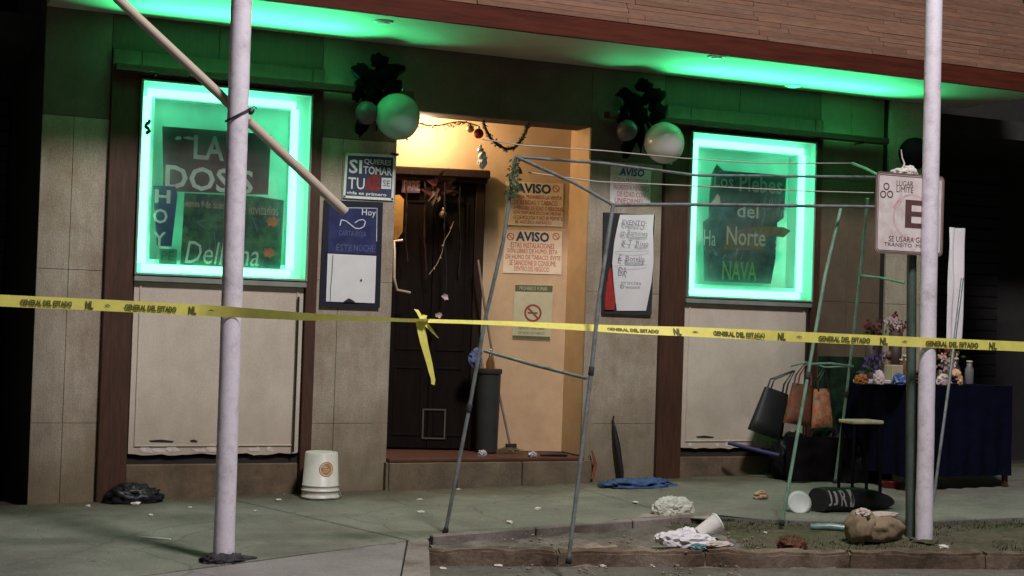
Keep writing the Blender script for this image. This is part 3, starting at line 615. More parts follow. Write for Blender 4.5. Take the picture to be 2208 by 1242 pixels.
# --- AVISO notices and no smoking sign on the angled back wall
s = flat('aviso_notice', VF, 0, 0, 0, 0, CREAMP, 'upper cream AVISO notice with red lines inside the doorway', 'notice', .002, .007, pts=[(1088, 485), (1213, 489), (1215, 396), (1091, 391)])
let(s, VF, [('AVISO', 1150, 417, 21, 76, dict(bold=.035))], NAVY, .0075)
let(s, VF, [('QUEDA PROHIBIDA LA VENTA', 1158, 431, 10, 106), ('DE BEBIDAS Y TABACO', 1155, 442, 10, 94), ('A MENORES DE EDAD O PERSONAS', 1160, 454, 9, 106), ('CON UNIFORME ESCOLAR, MILITAR', 1158, 464, 8, 104), ('O DE POLICIA Y NO SE PERMITE', 1160, 474, 8, 106), ('EL ACCESO ARMADO', 1150, 483, 7, 78)], REDP, .0075)
b = B(); u_, v_ = VF.px(1199, 407, .008); ring(b, VF, u_, v_, .034, .008, .0075, .0082); stroke(b, VF, [(u_ - .022, v_ + .02), (u_ + .022, v_ - .02)], .008, .0082); obj('prohibition_symbol', b, REDP, s)
s = flat('aviso_notice', VF, 0, 0, 0, 0, CREAMP, 'lower cream AVISO notice with five red lines inside the doorway', 'notice', .002, .007, pts=[(1084, 588), (1210, 592), (1212, 499), (1089, 495)])
let(s, VF, [('AVISO', 1148, 521, 21, 72, dict(bold=.035))], NAVY, .0075)
let(s, VF, [('ESTAS INSTALACIONES', 1148, 535, 11, 94), ('SON LIBRES DE HUMO, ESTA', 1148, 548, 11, 108), ('DE HUMO DE TABACO, EVITE', 1149, 561, 11, 118), ('SE SANCIONE SI CONSUME', 1148, 573, 11, 100), ('DENTRO DEL NEGOCIO', 1146, 585, 10, 76)], REDP, .0075)
b = B()
for px in (1101, 1199):
    u_, v_ = VF.px(px, 510, .008); ring(b, VF, u_, v_, .034, .008, .0075, .0082); stroke(b, VF, [(u_ - .022, v_ + .02), (u_ + .022, v_ - .02)], .008, .0082)
obj('prohibition_symbol', b, REDP, s)
s = flat('no_smoking_sign', VF, 0, 0, 0, 0, GOLDP, 'olive gold no smoking sign with red symbol below the AVISO notices', 'sign', .002, .007, pts=[(1104, 731), (1187, 735), (1193, 614), (1110, 612)])
b = B(); plate(b, VF, [VF.px(*p, .0085) for p in ((1111, 628), (1191, 630), (1192, 616), (1111, 614))], .0072, .0085); plate(b, VF, [VF.px(*p, .0085) for p in ((1105, 730), (1186, 734), (1186, 726), (1105, 723))], .0072, .0085); obj('heading_band', b, OLIVE, s)
b = B(); u_, v_ = VF.px(1149, 675, .008); ring(b, VF, u_, v_, .082, .018, .0072, .0085); stroke(b, VF, [(u_ - .05, v_ + .05), (u_ + .05, v_ - .05)], .018, .0086); obj('prohibition_symbol', b, M('sign_red', (.28, .04, .035), .6), s)
b = B(); box(b, VF, u_ - .05, u_ + .045, v_ - .008, v_ + .008, .0074, .0080); obj('cigarette', b, OLIVE, s)
let(s, VF, [('PROHIBIDO FUMAR', 1150, 626, 8, 60)], GOLDP, .0088)
let(s, VF, [('ESPACIO 100% LIBRE', 1146, 711, 6, 56), ('DE HUMO DE TABACO', 1146, 721, 6, 56)], OLIVE, .0076)
s = flat('door_placard', VF, 0, 0, 0, 0, M('placard_purple', (.09, .06, .15), .5, var=.3, scale=20), 'small purple placard lettered beside the top of the dark door', 'placard', .080, .088, pts=[(866, 415), (905, 416), (906, 384), (868, 383)])
let(s, VF, [('BAR', 884, 411, 22, 26), ('E', 902, 411, 22, 8)], M('placard_tan', (.30, .20, .17), .6), .0885)
b = B(); plate(b, VF, [VF.px(*p, .12) for p in ((850, 517), (858, 515), (868, 500), (871, 430), (862, 420), (851, 421))], .085, .12); o = obj('yellow_pennant', b, M('yellow_cloth', (.75, .48, .16), .7, var=.12, trans=.3), None); tag(o, 'tapering yellow pennant hanging at the left edge of the dark door', 'pennant')

# --- posters in the neon windows
PG = .030
def poster(name, pts, mat, label, n=PG, cat='poster', group=None): return flat(name, WALL, 0, 0, 0, 0, mat, label, cat, n - .004, n, group, pts)
PURP = M('poster_purple', (.17, .12, .13), .6, var=.5, scale=4, dirt=(.22, .03, .04), dscale=3.5, damt=.9, trans=.42)
COLLG = M('poster_collage', (.10, .22, .12), .6, var=.8, scale=9, dirt=(.03, .07, .16), dscale=6, damt=.9, trans=.55)
LETG = M('poster_pale_print', (.80, .86, .80), .6, var=.12, scale=20, trans=.4)
p1 = poster('band_poster', [(352, 412), (578, 420), (585, 290), (350, 272)], PURP, 'dark purple band poster lettered LA DOSIS in the left neon window')
let(p1, WALL, [('LA', 450, 345, 52, 66, dict(bold=.02)), ('DOSIS', 450, 413, 52, 190, dict(bold=.02))], LETG, PG + .0006)
b = B(); plate(b, WALL, [WALL.px(*p, PG + .002) for p in ((376, 300), (382, 294), (390, 294), (391, 300), (384, 302))], PG, PG + .002); plate(b, WALL, [WALL.px(*p, PG + .002) for p in ((394, 296), (406, 294), (422, 298), (430, 303), (416, 302), (402, 300))], PG, PG + .002); obj('painted_highlight', b, PRINTW, p1)  # white patches painted on the poster as a highlight
p2 = poster('collage_poster', [(388, 590), (604, 597), (612, 432), (560, 424), (398, 416)], COLLG, 'dark green collage poster with looping white lettering under the LA DOSIS poster')
let(p2, WALL, [('Dellirna', 478, 571, 48, 160, dict(shear=.2))], LETG, PG + .0006)
let(p2, WALL, [('viernes 9 de diciembre', 450, 449, 16, 110, dict(bold=.01)), ('& invitados', 560, 463, 22, 80)], M('poster_pink_print', (.40, .30, .26), .6, var=.5, scale=40), PG + .0006)
RORG = M('orange_red_print', (.55, .11, .05), .6, var=.5, scale=20)
b = B()
for cx, cy, r_ in ((588, 478, .062), (580, 545, .06)):
    u_, v_ = WALL.px(cx, cy, PG + .001); P = [(u_ + r_ * (1 if k % 2 else .62) * math.cos(k * math.pi / 7), v_ + r_ * .8 * (1 if k % 2 else .6) * math.sin(k * math.pi / 7)) for k in range(14)]; plate(b, WALL, P, PG, PG + .0012)
obj('red_flower_print', b, RORG, p2)
b = B()
for q in (((425, 478), (462, 470), (498, 468), (495, 486), (440, 492), (425, 478)), ((450, 505), (452, 540)), ((462, 500), (466, 545)), ((545, 470), (556, 500)), ((590, 452), (600, 445), (596, 438))): stroke(b, WALL, [WALL.px(*p, PG + .001) for p in q], .007, PG + .0012)
obj('line_print', b, M('teal_print', (.10, .28, .26), .6, trans=.1), p2)
p3 = poster('hoy_strip', [(338, 530), (370, 532), (383, 420), (378, 402), (330, 400)], M('hoy_navy', (.02, .05, .14), .5, var=.3, scale=8), 'narrow navy strip lettered HOY downwards in the left neon window', PG + .01, 'sign')
let(p3, WALL, [('H', 350, 438, 29, 34, dict(bold=.03)), ('O', 345, 482, 32, 32, dict(bold=.02)), ('Y', 343, 530, 30, 28, dict(bold=.015))], LETG, PG + .0106)
p4 = poster('small_poster', [(343, 582), (380, 584), (382, 538), (344, 536)], M('small_poster_green', (.06, .22, .14), .6, var=.3, trans=.3), 'small green slip lettered in dark print below the HOY strip', PG, 'poster')
let(p4, WALL, [('PE', 361, 562, 20, 26), ('RA', 362, 580, 14, 22)], M('dark_green_print', (.02, .06, .05), .6), PG + .0006)
b = B()
for k in range(9):
    p = at(318 + 4 * math.cos(k), 262 + k * 3, -.075); blob(b, p, (.016, .012, .02), .5, 2, 1, k, smooth=False)
o = obj('foil_ornament', b, M('dark_foil', (.03, .05, .04), .35, .3), None); tag(o, 'dark tinsel ornament stuck to the left edge of the left neon window', 'ornament')
q1 = poster('band_poster', [(1518, 606), (1662, 612), (1672, 560), (1676, 480), (1690, 470), (1696, 378), (1600, 371), (1560, 368), (1546, 354), (1536, 372), (1530, 420), (1528, 470), (1516, 478)], M('poster_blue_smoke', (.11, .24, .26), .6, var=.7, scale=6, dirt=(.34, .31, .26), dscale=4, damt=.9, trans=.5), 'smoky blue band poster lettered Los Plebes del Norte in the right neon window')
let(q1, WALL, [('Los', 1560, 405, 30, 42, dict(bold=.015)), ('Plebes', 1640, 416, 38, 92, dict(bold=.015)), ('del', 1612, 470, 30, 46, dict(bold=.01)), ('Norte', 1608, 530, 40, 84, dict(bold=.01)), ('Ha', 1530, 530, 34, 26), ('y', 1675, 538, 18, 10)], LETG, PG + .0006)
b = B()
for k in range(26):
    x_, y_ = random.uniform(1640, 1690), random.uniform(430, 490); stroke(b, WALL, [WALL.px(x_, y_, PG + .001), WALL.px(x_ + random.uniform(2, 8), y_ - random.uniform(8, 26), PG + .001)], .005, PG + .0012)
for k in range(16):
    x_, y_ = random.uniform(1530, 1600), random.uniform(545, 580); stroke(b, WALL, [WALL.px(x_, y_, PG + .001), WALL.px(x_ + random.uniform(-7, 8), y_ - random.uniform(4, 14), PG + .001)], .006, PG + .0012)
obj('figure_print', b, M('poster_grey_blue_print', (.42, .50, .55), .6, var=.4, scale=20), q1)
b = B(); plate(b, WALL, [WALL.px(*p, PG + .001) for p in ((1532, 440), (1554, 441), (1552, 424), (1546, 418), (1541, 428))], PG, PG + .0014); obj('white_hat_print', b, M('warm_white_print', (.68, .62, .52), .6), q1)
b = B(); plate(b, WALL, [WALL.px(*p, PG + .001) for p in ((1570, 500), (1612, 492), (1640, 488), (1690, 490), (1705, 498), (1690, 512), (1660, 508), (1640, 540), (1560, 538))], PG, PG + .001); obj('brown_print', b, M('poster_olive_print', (.24, .20, .12), .6, var=.4, scale=15, trans=.1), q1)
let(q1, WALL, [('NAVA', 1594, 604, 40, 74, dict(bold=.01))], M('poster_lime_print', (.35, .85, .25), .6, var=.2, trans=.45), PG + .0018)

# ================================================================== POLES AND TAPE
def pole(px, py, r, ztop, label, top_px):
    p = gnd(px, py); t = thing('white_pole', label, 'pole', p)
    q = at(*top_px, p.y); d = (q - p); e = p + d * ((ztop - p.z) / d.z)
    b = B(); n = 24
    tube(b, [p + (e - p) * (i / n) + Vector((.0025 * mnoise.noise((i * .9, px, 0)), 0, 0)) for i in range(n + 1)], [r * (1.03 if i == 0 else 1) * (1 + .012 * mnoise.noise((i * 1.3, px, 2))) for i in range(n + 1)], 24); obj('shaft', b, POLEW, t)
    return t, p, e
PLT, PL, PLE = pole(482, 1207, .066, 5.4, 'white painted steel pole at the left with a rod tied across it', (521, 0))
b = B(); blob(b, PL + Vector((-.01, -.03, .0)), (.115, .085, .04), .5, 2.8, 4, 2, smooth=True, ridged=True); blob(b, PL + Vector((.12, -.01, .0)), (.08, .04, .02), .5, 3, 3, 5, ridged=True); obj('base_plate', b, POLED, PLT)
b = B(); p = PL + (PLE - PL) * ((1.1 - PL.z) / (PLE.z - PL.z)); lathe(b, p + Vector((0, 0, -.012 - .02)), [(.064, 0), (.0685, .004), (.069, .012), (.0655, .02)], 20)
obj('weld_seam', b, M('pole_scuff', (.42, .40, .45), .6, var=.4, scale=25), PLT)
PRT, PR, PRE = pole(1992, 1164, .060, 5.4, 'white painted steel pole at the right in front of the street sign', (2014, 0))
b = B(); blob(b, PR + Vector((0, 0, -.01)), (.10, .10, .03), .4, 2.5, 3, 5, smooth=False); obj('base_plate', b, SOIL, PRT)
RY = PL.y + .10
b = B(); a, c = at(250, -6, RY), at(745, 458, RY); nn = 14
tube(b, [a + (c - a) * (i / nn) + Vector((0, 0, .006 * mnoise.noise((i * .8, 2, 1)))) for i in range(nn + 1)], [.030 + .002 * (i / nn) for i in range(nn + 1)], 14); o = obj('wooden_rod', b, RODM, None); tag(o, 'pale wooden rod slanting down behind the left white pole', 'rod')
b = B(); pc = PL + (PLE - PL) * ((at(520, 250, PL.y).z - PL.z) / (PLE.z - PL.z))
for w_ in range(2):
    tube(b, [pc + Vector((.074 * math.cos(t), .074 * math.sin(t) * (1.9 if math.sin(t) > 0 else 1), .045 * math.cos(t) + .008 * w_)) for t in (2 * math.pi * k / 28 for k in range(29))], .0035, 6)
tube(b, [pc + Vector((.074, .0, .045)), pc + Vector((.10, -.01, .07)), pc + Vector((.125, .02, .06))], .004, 6); blob(b, pc + Vector((.085, .01, .035)), (.022, .02, .022), .4, 2, 2, 1)
o = obj('tie_wire', b, WIRE, None); tag(o, 'dark wire lashing the slanting rod to the left white pole', 'wire')
# police tape in the vertical plane touching the fronts of both poles
def pole_at(p, e, z): return p + (e - p) * ((z - p.z) / (e.z - p.z))
ta = pole_at(PL, PLE, 1.25) + Vector((.0, -.0705, 0)); tb = pole_at(PR, PRE, 1.1) + Vector((0, -.0645, 0))
TF = Frame(ta, Vector((tb.x - ta.x, tb.y - ta.y, 0)))
TP = thing('police_tape', 'yellow barrier tape with black lettering stretched across the bar front', 'tape', at(900, 690, -3.))
key = [(-60, 645), (0, 648), (160, 655), (300, 662), (480, 671.5), (660, 683), (760, 686), (860, 690), (1000, 694), (1110, 698), (1240, 705), (1360, 711), (1480, 715), (1740, 727), (2030, 740), (2270, 750)]
hw = [11.5, 11.5, 11.5, 12, 10.5, 7.5, 5, 3.6, 3.8, 5, 6.5, 8.5, 10, 11.5, 12, 12]
def ip(x, arr):
    for (k0, y0), (k1, y1), h0, h1 in zip(key, key[1:], hw, hw[1:]):
        if k0 <= x <= k1:
            t = (x - k0) / (k1 - k0); t2 = t; return (y0 + (y1 - y0) * t2) if arr == 0 else (h0 + (h1 - h0) * t)
b = B(); prev = None
for i in range(0, 261):
    x = -60 + 2330 * i / 260; y = ip(x, 0); h = ip(x, 1) / 88. * .335 * 1.0
    u, v = TF.px(x, y); h = h * 1.0
    # full tape is 7.4 cm wide; where it looks narrow it is twisted edge-on
    fullh = .0355; ca = min(1, h / fullh * .85); an = math.acos(max(-1, min(1, ca)))
    off = .0007 * mnoise.noise((x * .01, 0, 0)) + .001
    A = b.verts.new(TF.w(u, v, off) + (TF.v * math.cos(an) + TF.n * math.sin(an) * (1 if x < 920 else -1)) * fullh + TF.n * (fullh * math.sin(an)))
    C = b.verts.new(TF.w(u, v, off) - (TF.v * math.cos(an) + TF.n * math.sin(an) * (1 if x < 920 else -1)) * fullh + TF.n * (fullh * math.sin(an)))
    if prev:
        f = b.faces.new((prev[0], A, C, prev[1])); f.smooth = True
    prev = (A, C)
obj('ribbon', b, TAPE, TP)
TPRINT = M('tape_print', (.10, .09, .015), .6)
def tape_text(s, xc, wpx, hfac):
    y0_, y1_ = ip(xc - 20, 0), ip(xc + 20, 0); ua, va = TF.px(xc - 20, y0_); ub, vb = TF.px(xc + 20, y1_)
    ca = min(1, ip(xc, 1) / 88. * .335 / .0355 * .85); an = math.acos(ca); sg = 1 if xc < 920 else -1
    G = Frame(TF.w(*TF.px(xc, ip(xc, 0)), .006 + .0355 * math.sin(an)), (TF.w(ub, vb) - TF.w(ua, va)), TF.v * ca + TF.n * math.sin(an) * sg); wl_ = TF.px(xc + wpx / 2, 700)[0] - TF.px(xc - wpx / 2, 700)[0]
    hh = .074 * hfac * 1.12; b = B(); text(b, s, G, 0, -hh / 2 - .004, 0, h=hh, w=wl_, bold=.05); obj('lettering', b, TPRINT, TP)
for xc in (100, 325, 1592, 1820, 2052, 1362):
    tape_text('GENERAL DEL ESTADO', xc, 112 if xc != 2052 else 114, .44 if xc != 1362 else .34)
for xc in (193, 415, 1458, 1685, 1905, 2140): tape_text('NL', xc, 17, .62)
for xc in (232, 455, 1497, 1722, 1950): tape_text('*', xc, 12, .3)
# knot and tails where the tape is tied
kx, kyy = 910, 690; b = B(); ku, kv = TF.px(kx, kyy)
def tail(pts, w, tw):
    prev = None
    for i, (x, y) in enumerate(pts):
        u, v = TF.px(x, y); a = tw * i / (len(pts) - 1); n = .004 + .02 * math.sin(i * .7)
        A = b.verts.new(TF.w(u - w * math.cos(a) * .5, v + w * .15, n + w * .5 * math.sin(a))); C = b.verts.new(TF.w(u + w * math.cos(a) * .5, v, n - w * .5 * math.sin(a)))
        if prev: f = b.faces.new((prev[0], A, C, prev[1])); f.smooth = True
        prev = (A, C)
tail([(905, 690), (906, 705), (909, 722), (913, 742), (919, 762), (926, 785), (931, 805), (935, 820), (934, 831)], .062, 1.0)
tail([(912, 692), (920, 703), (930, 715), (944, 730)], .05, 1.1); tail([(897, 668), (902, 676), (908, 690)], .03, .4); tail([(916, 680), (912, 690)], .03, .2)
obj('tail', b, TAPE, TP)
b = B(); blob(b, TF.w(ku, kv, .01), (.03, .022, .028), .4, 2, 2, 3, smooth=False); obj('knot', b, TAPE, TP)
b = B()
G = Frame(TF.w(*TF.px(914, 757), .022), TF.w(*TF.px(933, 812)) - TF.w(*TF.px(906, 712)), (.9, 0, .35))
G.v = (G.v - G.u * G.v.dot(G.u)).normalized(); G.n = G.u.cross(G.v)

# ================================================================== MARKET STALL FRAME
SF = thing('market_stall', 'bare folding stall frame of thin grey tubes, some tinted for green neon light, in front of the bar', 'stall frame', gnd(1400, 1160))
def rod(pts, r, mat, name, parent=SF):
    b = B(); tube(b, pts, r, 10); return obj(name, b, mat, parent)
fA, fB, fC, fD = gnd(960, 1150), gnd(1225, 1216), gnd(1685, 1134), gnd(1800, 1042)
tA, tB, tC, tD = at(1112, 338, -2.4), at(1322, 442, -3.3), at(1813, 450, -2.5), at(1871, 428, -1.5)
def leg(f, mids, t, mat, r=.0135):
    o = rod([f] + mids + [t], r, mat, 'leg'); b = B(); d = (t - f).normalized(); lathe(b, f, [(.02, 0), (.02, .03), (.015, .045)], 10, d); obj('foot_cap', b, POLED, o)
    b = B(); m_ = (mids[0] if mids else f + (t - f) * .5); lathe(b, m_ - d * .03, [(.015, 0), (.019, .005), (.019, .055), (.015, .06)], 10, d); obj('joint_sleeve', b, POLED, o)
    return o
def mid(px, py, a, b_, w): return at(px, py, a.y + (b_.y - a.y) * w)
leg(fA, [mid(1012, 880, fA, tA, .35), mid(1048, 680, fA, tA, .6), mid(1085, 520, fA, tA, .8)], tA, TUBEG)
leg(fB, [mid(1275, 800, fB, tB, .5), mid(1292, 640, fB, tB, .75)], tB, TUBEG)
leg(fC, [mid(1742, 810, fC, tC, .5), mid(1780, 590, fC, tC, .8)], tC, TUBE_GLOW)
leg(fD, [mid(1825, 850, fD, tD, .35), mid(1852, 620, fD, tD, .65)], tD, TUBE_GLOW)
eL, eR = at(1886, 382, -1.5), at(1890, 446, -2.5); nL = at(1838, 352, -1.4)
rod([tA, at(1300, 352, -2.15), at(1500, 378, -1.9), eL], .0115, TUBEG, 'top_rail'); rod([tB, at(1500, 441, -3.05), eR], .0125, TUBEG, 'top_rail')
rod([tA, at(1240, 395, -2.9), tB], .0115, TUBEG, 'end_bar'); rod([nL, at(1870, 365, -1.6), at(1905, 384, -1.9)], .012, TUBE_GLOW, 'end_bar')
rod([at(1045, 757, fA.y * .5 + tA.y * .5), at(1150, 787, -2.8), at(1265, 816, fB.y * .5 + tB.y * .5)], .0115, TUBEG, 'cross_bar')
rod([at(1858, 594, -1.3), at(1905, 600, -1.6), at(1950, 610, -1.9)], .011, TUBE_GLOW, 'cross_bar'); rod([at(1742, 786, -2.5), at(1790, 784, -2.), at(1838, 790, -1.2)], .012, TUBE_GLOW, 'cross_bar')
for pts, lab in (([at(1040, 300, -2.3), at(1130, 314, -2.4), at(1300, 325, -2.3), at(1470, 341, -2.1), at(1640, 352, -1.9), nL], 'pale cord strung highest, from wreath to far end of stall frame'), ([at(1140, 372, -2.5), at(1290, 392, -2.6), at(1500, 401, -2.5), at(1740, 412, -2.4), at(1884, 416, -2.4)], 'pale cord strung between the two top rails of the stall frame')):
    b = B(); tube(b, pts, .0045, 6); tag(obj('cord', b, CORD, None), lab, 'cord', 'cords strung along the stall frame')
b = B(); rr = random.Random(5); LEAF = M('dark_leaf', (.05, .08, .025), .6, var=.5, scale=20)
for k in range(110):
    t = rr.random() ** .8; p = at(1112 - 8 * t + rr.uniform(-10, 12), 342 + 80 * t, -2.42); a = rr.uniform(0, 6.28); l = rr.uniform(.02, .045)
    d = Vector((math.cos(a), rr.uniform(-.5, .5), math.sin(a) - .4)); s_ = d.cross(Vector((0, 1, .2))).normalized() * l * .25
    b.faces.new([b.verts.new(x_) for x_ in (p, p + d * l * .5 + s_, p + d * l, p + d * l * .5 - s_)])
tube(b, [at(1116, 335, -2.42), at(1108, 380, -2.42), at(1104, 425, -2.42)], .004, 5); o = obj('leafy_garland', b, LEAF, None); tag(o, 'sprig of green leaves hanging from the left corner of stall frame', 'garland')

# ================================================================== STREET SIGN
sp_ = gnd(1963, 1158); SG = thing('street_sign', 'pale rectangular no parking sign with large E on a green post', 'street sign', sp_)
SY = sp_.y - .03; SFm = Frame((0, SY, 0), (1, -.02, 0))
b = B(); q = at(1966, 520, sp_.y); tube(b, [sp_ + Vector((0, 0, -.05)), q], .035, 4); obj('post', b, POSTG, SG)
def rrect(u0, u1, v0, v1, r, seg=6):
    P = []
    for cx, cy, a0 in ((u1 - r, v0 + r, -90), (u1 - r, v1 - r, 0), (u0 + r, v1 - r, 90), (u0 + r, v0 + r, 180)):
        P += [(cx + r * math.cos(math.radians(a0 + 90 * k / seg)), cy + r * math.sin(math.radians(a0 + 90 * k / seg))) for k in range(seg + 1)]
    return P
a = SFm.px(1885, 545); c = SFm.px(2037, 381); u0, v0, u1, v1 = a[0], a[1], c[0], c[1]
b = B(); plate(b, SFm, rrect(u0, u1, v0, v1, .035), -.006, 0.); pn = obj('panel', b, SIGNEDGE, SG)
b = B(); plate(b, SFm, rrect(u0 + .016, u1 - .016, v0 + .016, v1 - .016, .025), .0002, .0014); obj('face', b, SIGNW, pn)
b = B(); P1 = rrect(u0 + .022, u1 - .022, v0 + .022, v1 - .022, .022); P1.append(P1[0]); stroke(b, SFm, P1, .006, .0022); obj('border', b, SIGNB, pn)
b = B(); text(b, 'E', SFm, *SFm.px(1972, 492), .0016, h=.20, w=.175, bold=.02); rows = [('LUGAR', 1951, 402, 12, 36), ('LIMITE', 1951, 415, 12, 36), ('SE USARA GRUA', 1962, 523, 12, 92), ('TRANSITO  MPAL', 1955, 533, 8, 98)]
obj('lettering', b, SIGNB, pn)
let(pn, SFm, rows, SIGNB, .0016)
b = B(); 
for cx, cy in ((1911, 402), (1904, 419), (1919, 419)): ring(b, SFm, *SFm.px(cx, cy), .027, .009, .001, .0022, 12)
obj('emblem', b, SIGNB, pn)
b = B(); uu, vv = SFm.px(1966, 468); ring(b, SFm, uu, vv, .165, .012, .001, .0019); stroke(b, SFm, [SFm.px(1926, 448), SFm.px(1940, 427)], .012, .0019); stroke(b, SFm, [SFm.px(1932, 452), SFm.px(1944, 433)], .012, .0019); obj('prohibition_ring', b, SIGNP, pn)
b = B(); crumple(b, at(1950, 376, SY + .04), (.085, .05, .035), 3, .5); crumple(b, at(1958, 370, SY + .04), (.05, .04, .035), 8, .5); tube(b, [at(1946, 372, SY + .05), at(1950, 352, SY + .05), at(1945, 340, SY + .05), at(1943, 322, SY + .05)], [.012, .007, .006, .004], 6); o = obj('plastic_scrap', b, M('white_plastic', (.75, .72, .68), .4, var=.08, trans=.2), None); tag(o, 'torn white plastic snagged on top edge of the street sign', 'plastic scrap')

# ================================================================== BALLOONS
BW = M('balloon_white', (.66, .66, .62), .18, var=.04, trans=.15); BK = M('balloon_black', (.003, .003, .004), .8, var=.2, spec=.02); BGY = M('balloon_grey', (.12, .11, .11), .4, var=.15, trans=.1)
def balloon(px, py, r, Y, mat, label, cat='balloon', ax=(0, .1, 1), grp=None, name='balloon'):
    c = at(px, py, Y); t = thing(name, label, cat, c - Vector((0, 0, r)), grp); a = Vector(ax).normalized()
    b = B(); pr = [(r * math.sin(math.pi * k / 18) * (1 if k > 9 else 1 - .04 * (9 - k) / 9), -r * math.cos(math.pi * k / 18) * (1.08 if k < 9 else 1)) for k in range(19)]; lathe(b, c, pr, 26, a); obj('skin', b, mat, t)
    b = B(); lathe(b, c - a * r * 1.16, [(.014, 0), (.006, r * .05), (.010, r * .1)], 8, a); obj('knot', b, mat, t)
GRP = 'balloons tied either side of the doorway'
balloon(857, 250, .190, -.24, M('balloon_green_glow', (.38, .68, .52), .18, var=.04, trans=.15), 'large round white balloon, green neon glow put into its colour, hanging at the left of the doorway', ax=(-.4, .2, 1))  # white balloon with the neon's green light painted into its skin
balloon(1432, 307, .183, -.32, BW, 'large round whitish balloon at the right of the doorway', ax=(-.3, .2, 1))
balloon(791, 243, .095, -.2, BGY, 'dim grey balloon half hidden behind the green lit balloon', ax=(.6, 0, 1))
balloon(1352, 281, .095, -.2, BGY, 'dim grey balloon half hidden left of the whitish balloon', ax=(.6, 0, 1))
for bx, by, side in ((815, 190, 'left'), (1385, 243, 'right')):
    t = thing('ribbon_bow', 'big ragged black bow hanging above the balloons %s of the doorway' % side, 'bow', at(bx, by + 90, -.15), 'black bows above the doorway balloons'); rr = random.Random(bx)
    b = B()
    for k, (dx, dy, rx, rz, tilt) in enumerate([(-26, -28, .13, .075, .5), (22, -32, .14, .07, -.4), (-12, 8, .09, .13, .2), (30, 2, .10, .09, -.6), (-30, 70, .055, .13, .35), (-8, 40, .05, .12, -.2), (4, -58, .08, .06, .1), (-42, 5, .05, .09, .2)]):
        bb = B(); blob(bb, (0, 0, 0), (rx, .05, rz), .45, 2.2, 3, k + bx, smooth=True)
        bmesh.ops.rotate(bb, verts=bb.verts, cent=(0, 0, 0), matrix=Matrix.Rotation(tilt, 3, 'Y')); bmesh.ops.translate(bb, verts=bb.verts, vec=at(bx + dx, by + dy, -.14)); obj('loop', bb, BK, t)
    for k in range(5):
        x_ = bx - 40 + k * 18; tube(b, [at(bx, by, -.16), at(x_ + 6, by + 40, -.2), at(x_, by + 75 + rr.uniform(0, 30), -.16)], [.012, .02, .004], 5)
    obj('streamer', b, BK, t)

# ================================================================== DOORWAY DECORATIONS AND CLUTTER
b = B(); rr = random.Random(9)
hp = [(1042, 262), (1048, 280), (1058, 298), (1074, 313), (1092, 322), (1110, 318), (1124, 302), (1134, 284), (1140, 266)]
for (x0, y0), (x1, y1) in zip(hp, hp[1:]):
    for k in range(26):
        t = rr.random(); p = at(x0 + (x1 - x0) * t + rr.uniform(-5, 5), y0 + (y1 - y0) * t + rr.uniform(-5, 5), .08 + rr.uniform(-.03, .03)); d = Vector((rr.uniform(-1, 1), rr.uniform(-1, 1), rr.uniform(-1, 1))).normalized() * rr.uniform(.02, .05); s_ = d.orthogonal() * .18
        b.faces.new([b.verts.new(q_) for q_ in (p - d * .5, p + s_, p + d * .5, p - s_)])
tube(b, [at(x, y, .08) for x, y in hp], .012, 6); o = obj('wreath', b, M('wreath_dark', (.03, .025, .02), .7, var=.5, scale=20), None); tag(o, 'dark tinsel wreath hanging in the top of the doorway', 'wreath')
b = B()
for k in range(70):
    t = rr.random(); p = at(902 + 120 * t + rr.uniform(-3, 3), 266 + 6 * math.sin(t * 6) + rr.uniform(-4, 5) + 6 * t, .1); d = Vector((rr.uniform(-1, 1), rr.uniform(-1, 1), rr.uniform(-1, .4))).normalized() * .035; s_ = d.orthogonal() * .18
    b.faces.new([b.verts.new(q_) for q_ in (p, p + d * .5 + s_, p + d, p + d * .5 - s_)])
tube(b, [at(900 + 13 * k, 264 + 6 * math.sin(k * .65) + .6 * k, .1) for k in range(11)], .006, 5); o = obj('tinsel_garland', b, M('tinsel_green', (.10, .09, .02), .5, var=.5, scale=30), None); tag(o, 'thin green tinsel garland along the top of the doorway', 'garland')
for px, py, r, mat, lab in ((1014, 278, .035, M('bauble_gold', (.65, .34, .12), .3, .3), 'small gold bauble at the top of the doorway'), (1032, 288, .045, M('bauble_red', (.30, .02, .025), .25, .1), 'shiny red bauble beside the dark wreath'), (1036, 325, .032, M('bauble_silver', (.6, .58, .66), .25, .5), 'silver bauble under the red bauble'), (955, 462, .036, M('bauble_brown', (.20, .15, .12), .4), 'dull brown bauble hanging on the dark door')):
    c = at(px, py, .12 if py < 400 else .62); t = thing('bauble', lab, 'bauble', c - Vector((0, 0, r)), 'baubles hung about the doorway'); b = B(); blob(b, c, (r, r, r), 0, 1, 3); obj('ball', b, mat, t)
    b = B(); lathe(b, c + Vector((0, 0, r * .92)), [(.012, 0), (.012, .016), (.004, .03)], 8); obj('cap', b, GOLDP, t)
b = B(); crumple(b, at(1040, 345, .1), (.035, .03, .06), 4, .5); o = obj('white_ribbon', b, PAPER, None); tag(o, 'white ribbon knot hanging under the silver bauble', 'ribbon')
b = B(); rr = random.Random(12)
for k in range(26):
    a = rr.uniform(0, 6.28); l = rr.uniform(.08, .2); p = at(945 + rr.uniform(-14, 14), 405 + rr.uniform(-10, 14), .62); d = Vector((math.cos(a), -.25, math.sin(a))) * l; s_ = Vector((-math.sin(a), 0, math.cos(a))) * l * .22
    b.faces.new([b.verts.new(q_) for q_ in (p, p + d * .5 + s_ + Vector((0, -.02, 0)), p + d, p + d * .5 - s_)])
o = obj('poinsettia', b, M('deep_red_petals', (.035, .006, .005), .6, var=.4, scale=20), None); tag(o, 'deep red cloth flower pinned high on the dark door', 'flower')
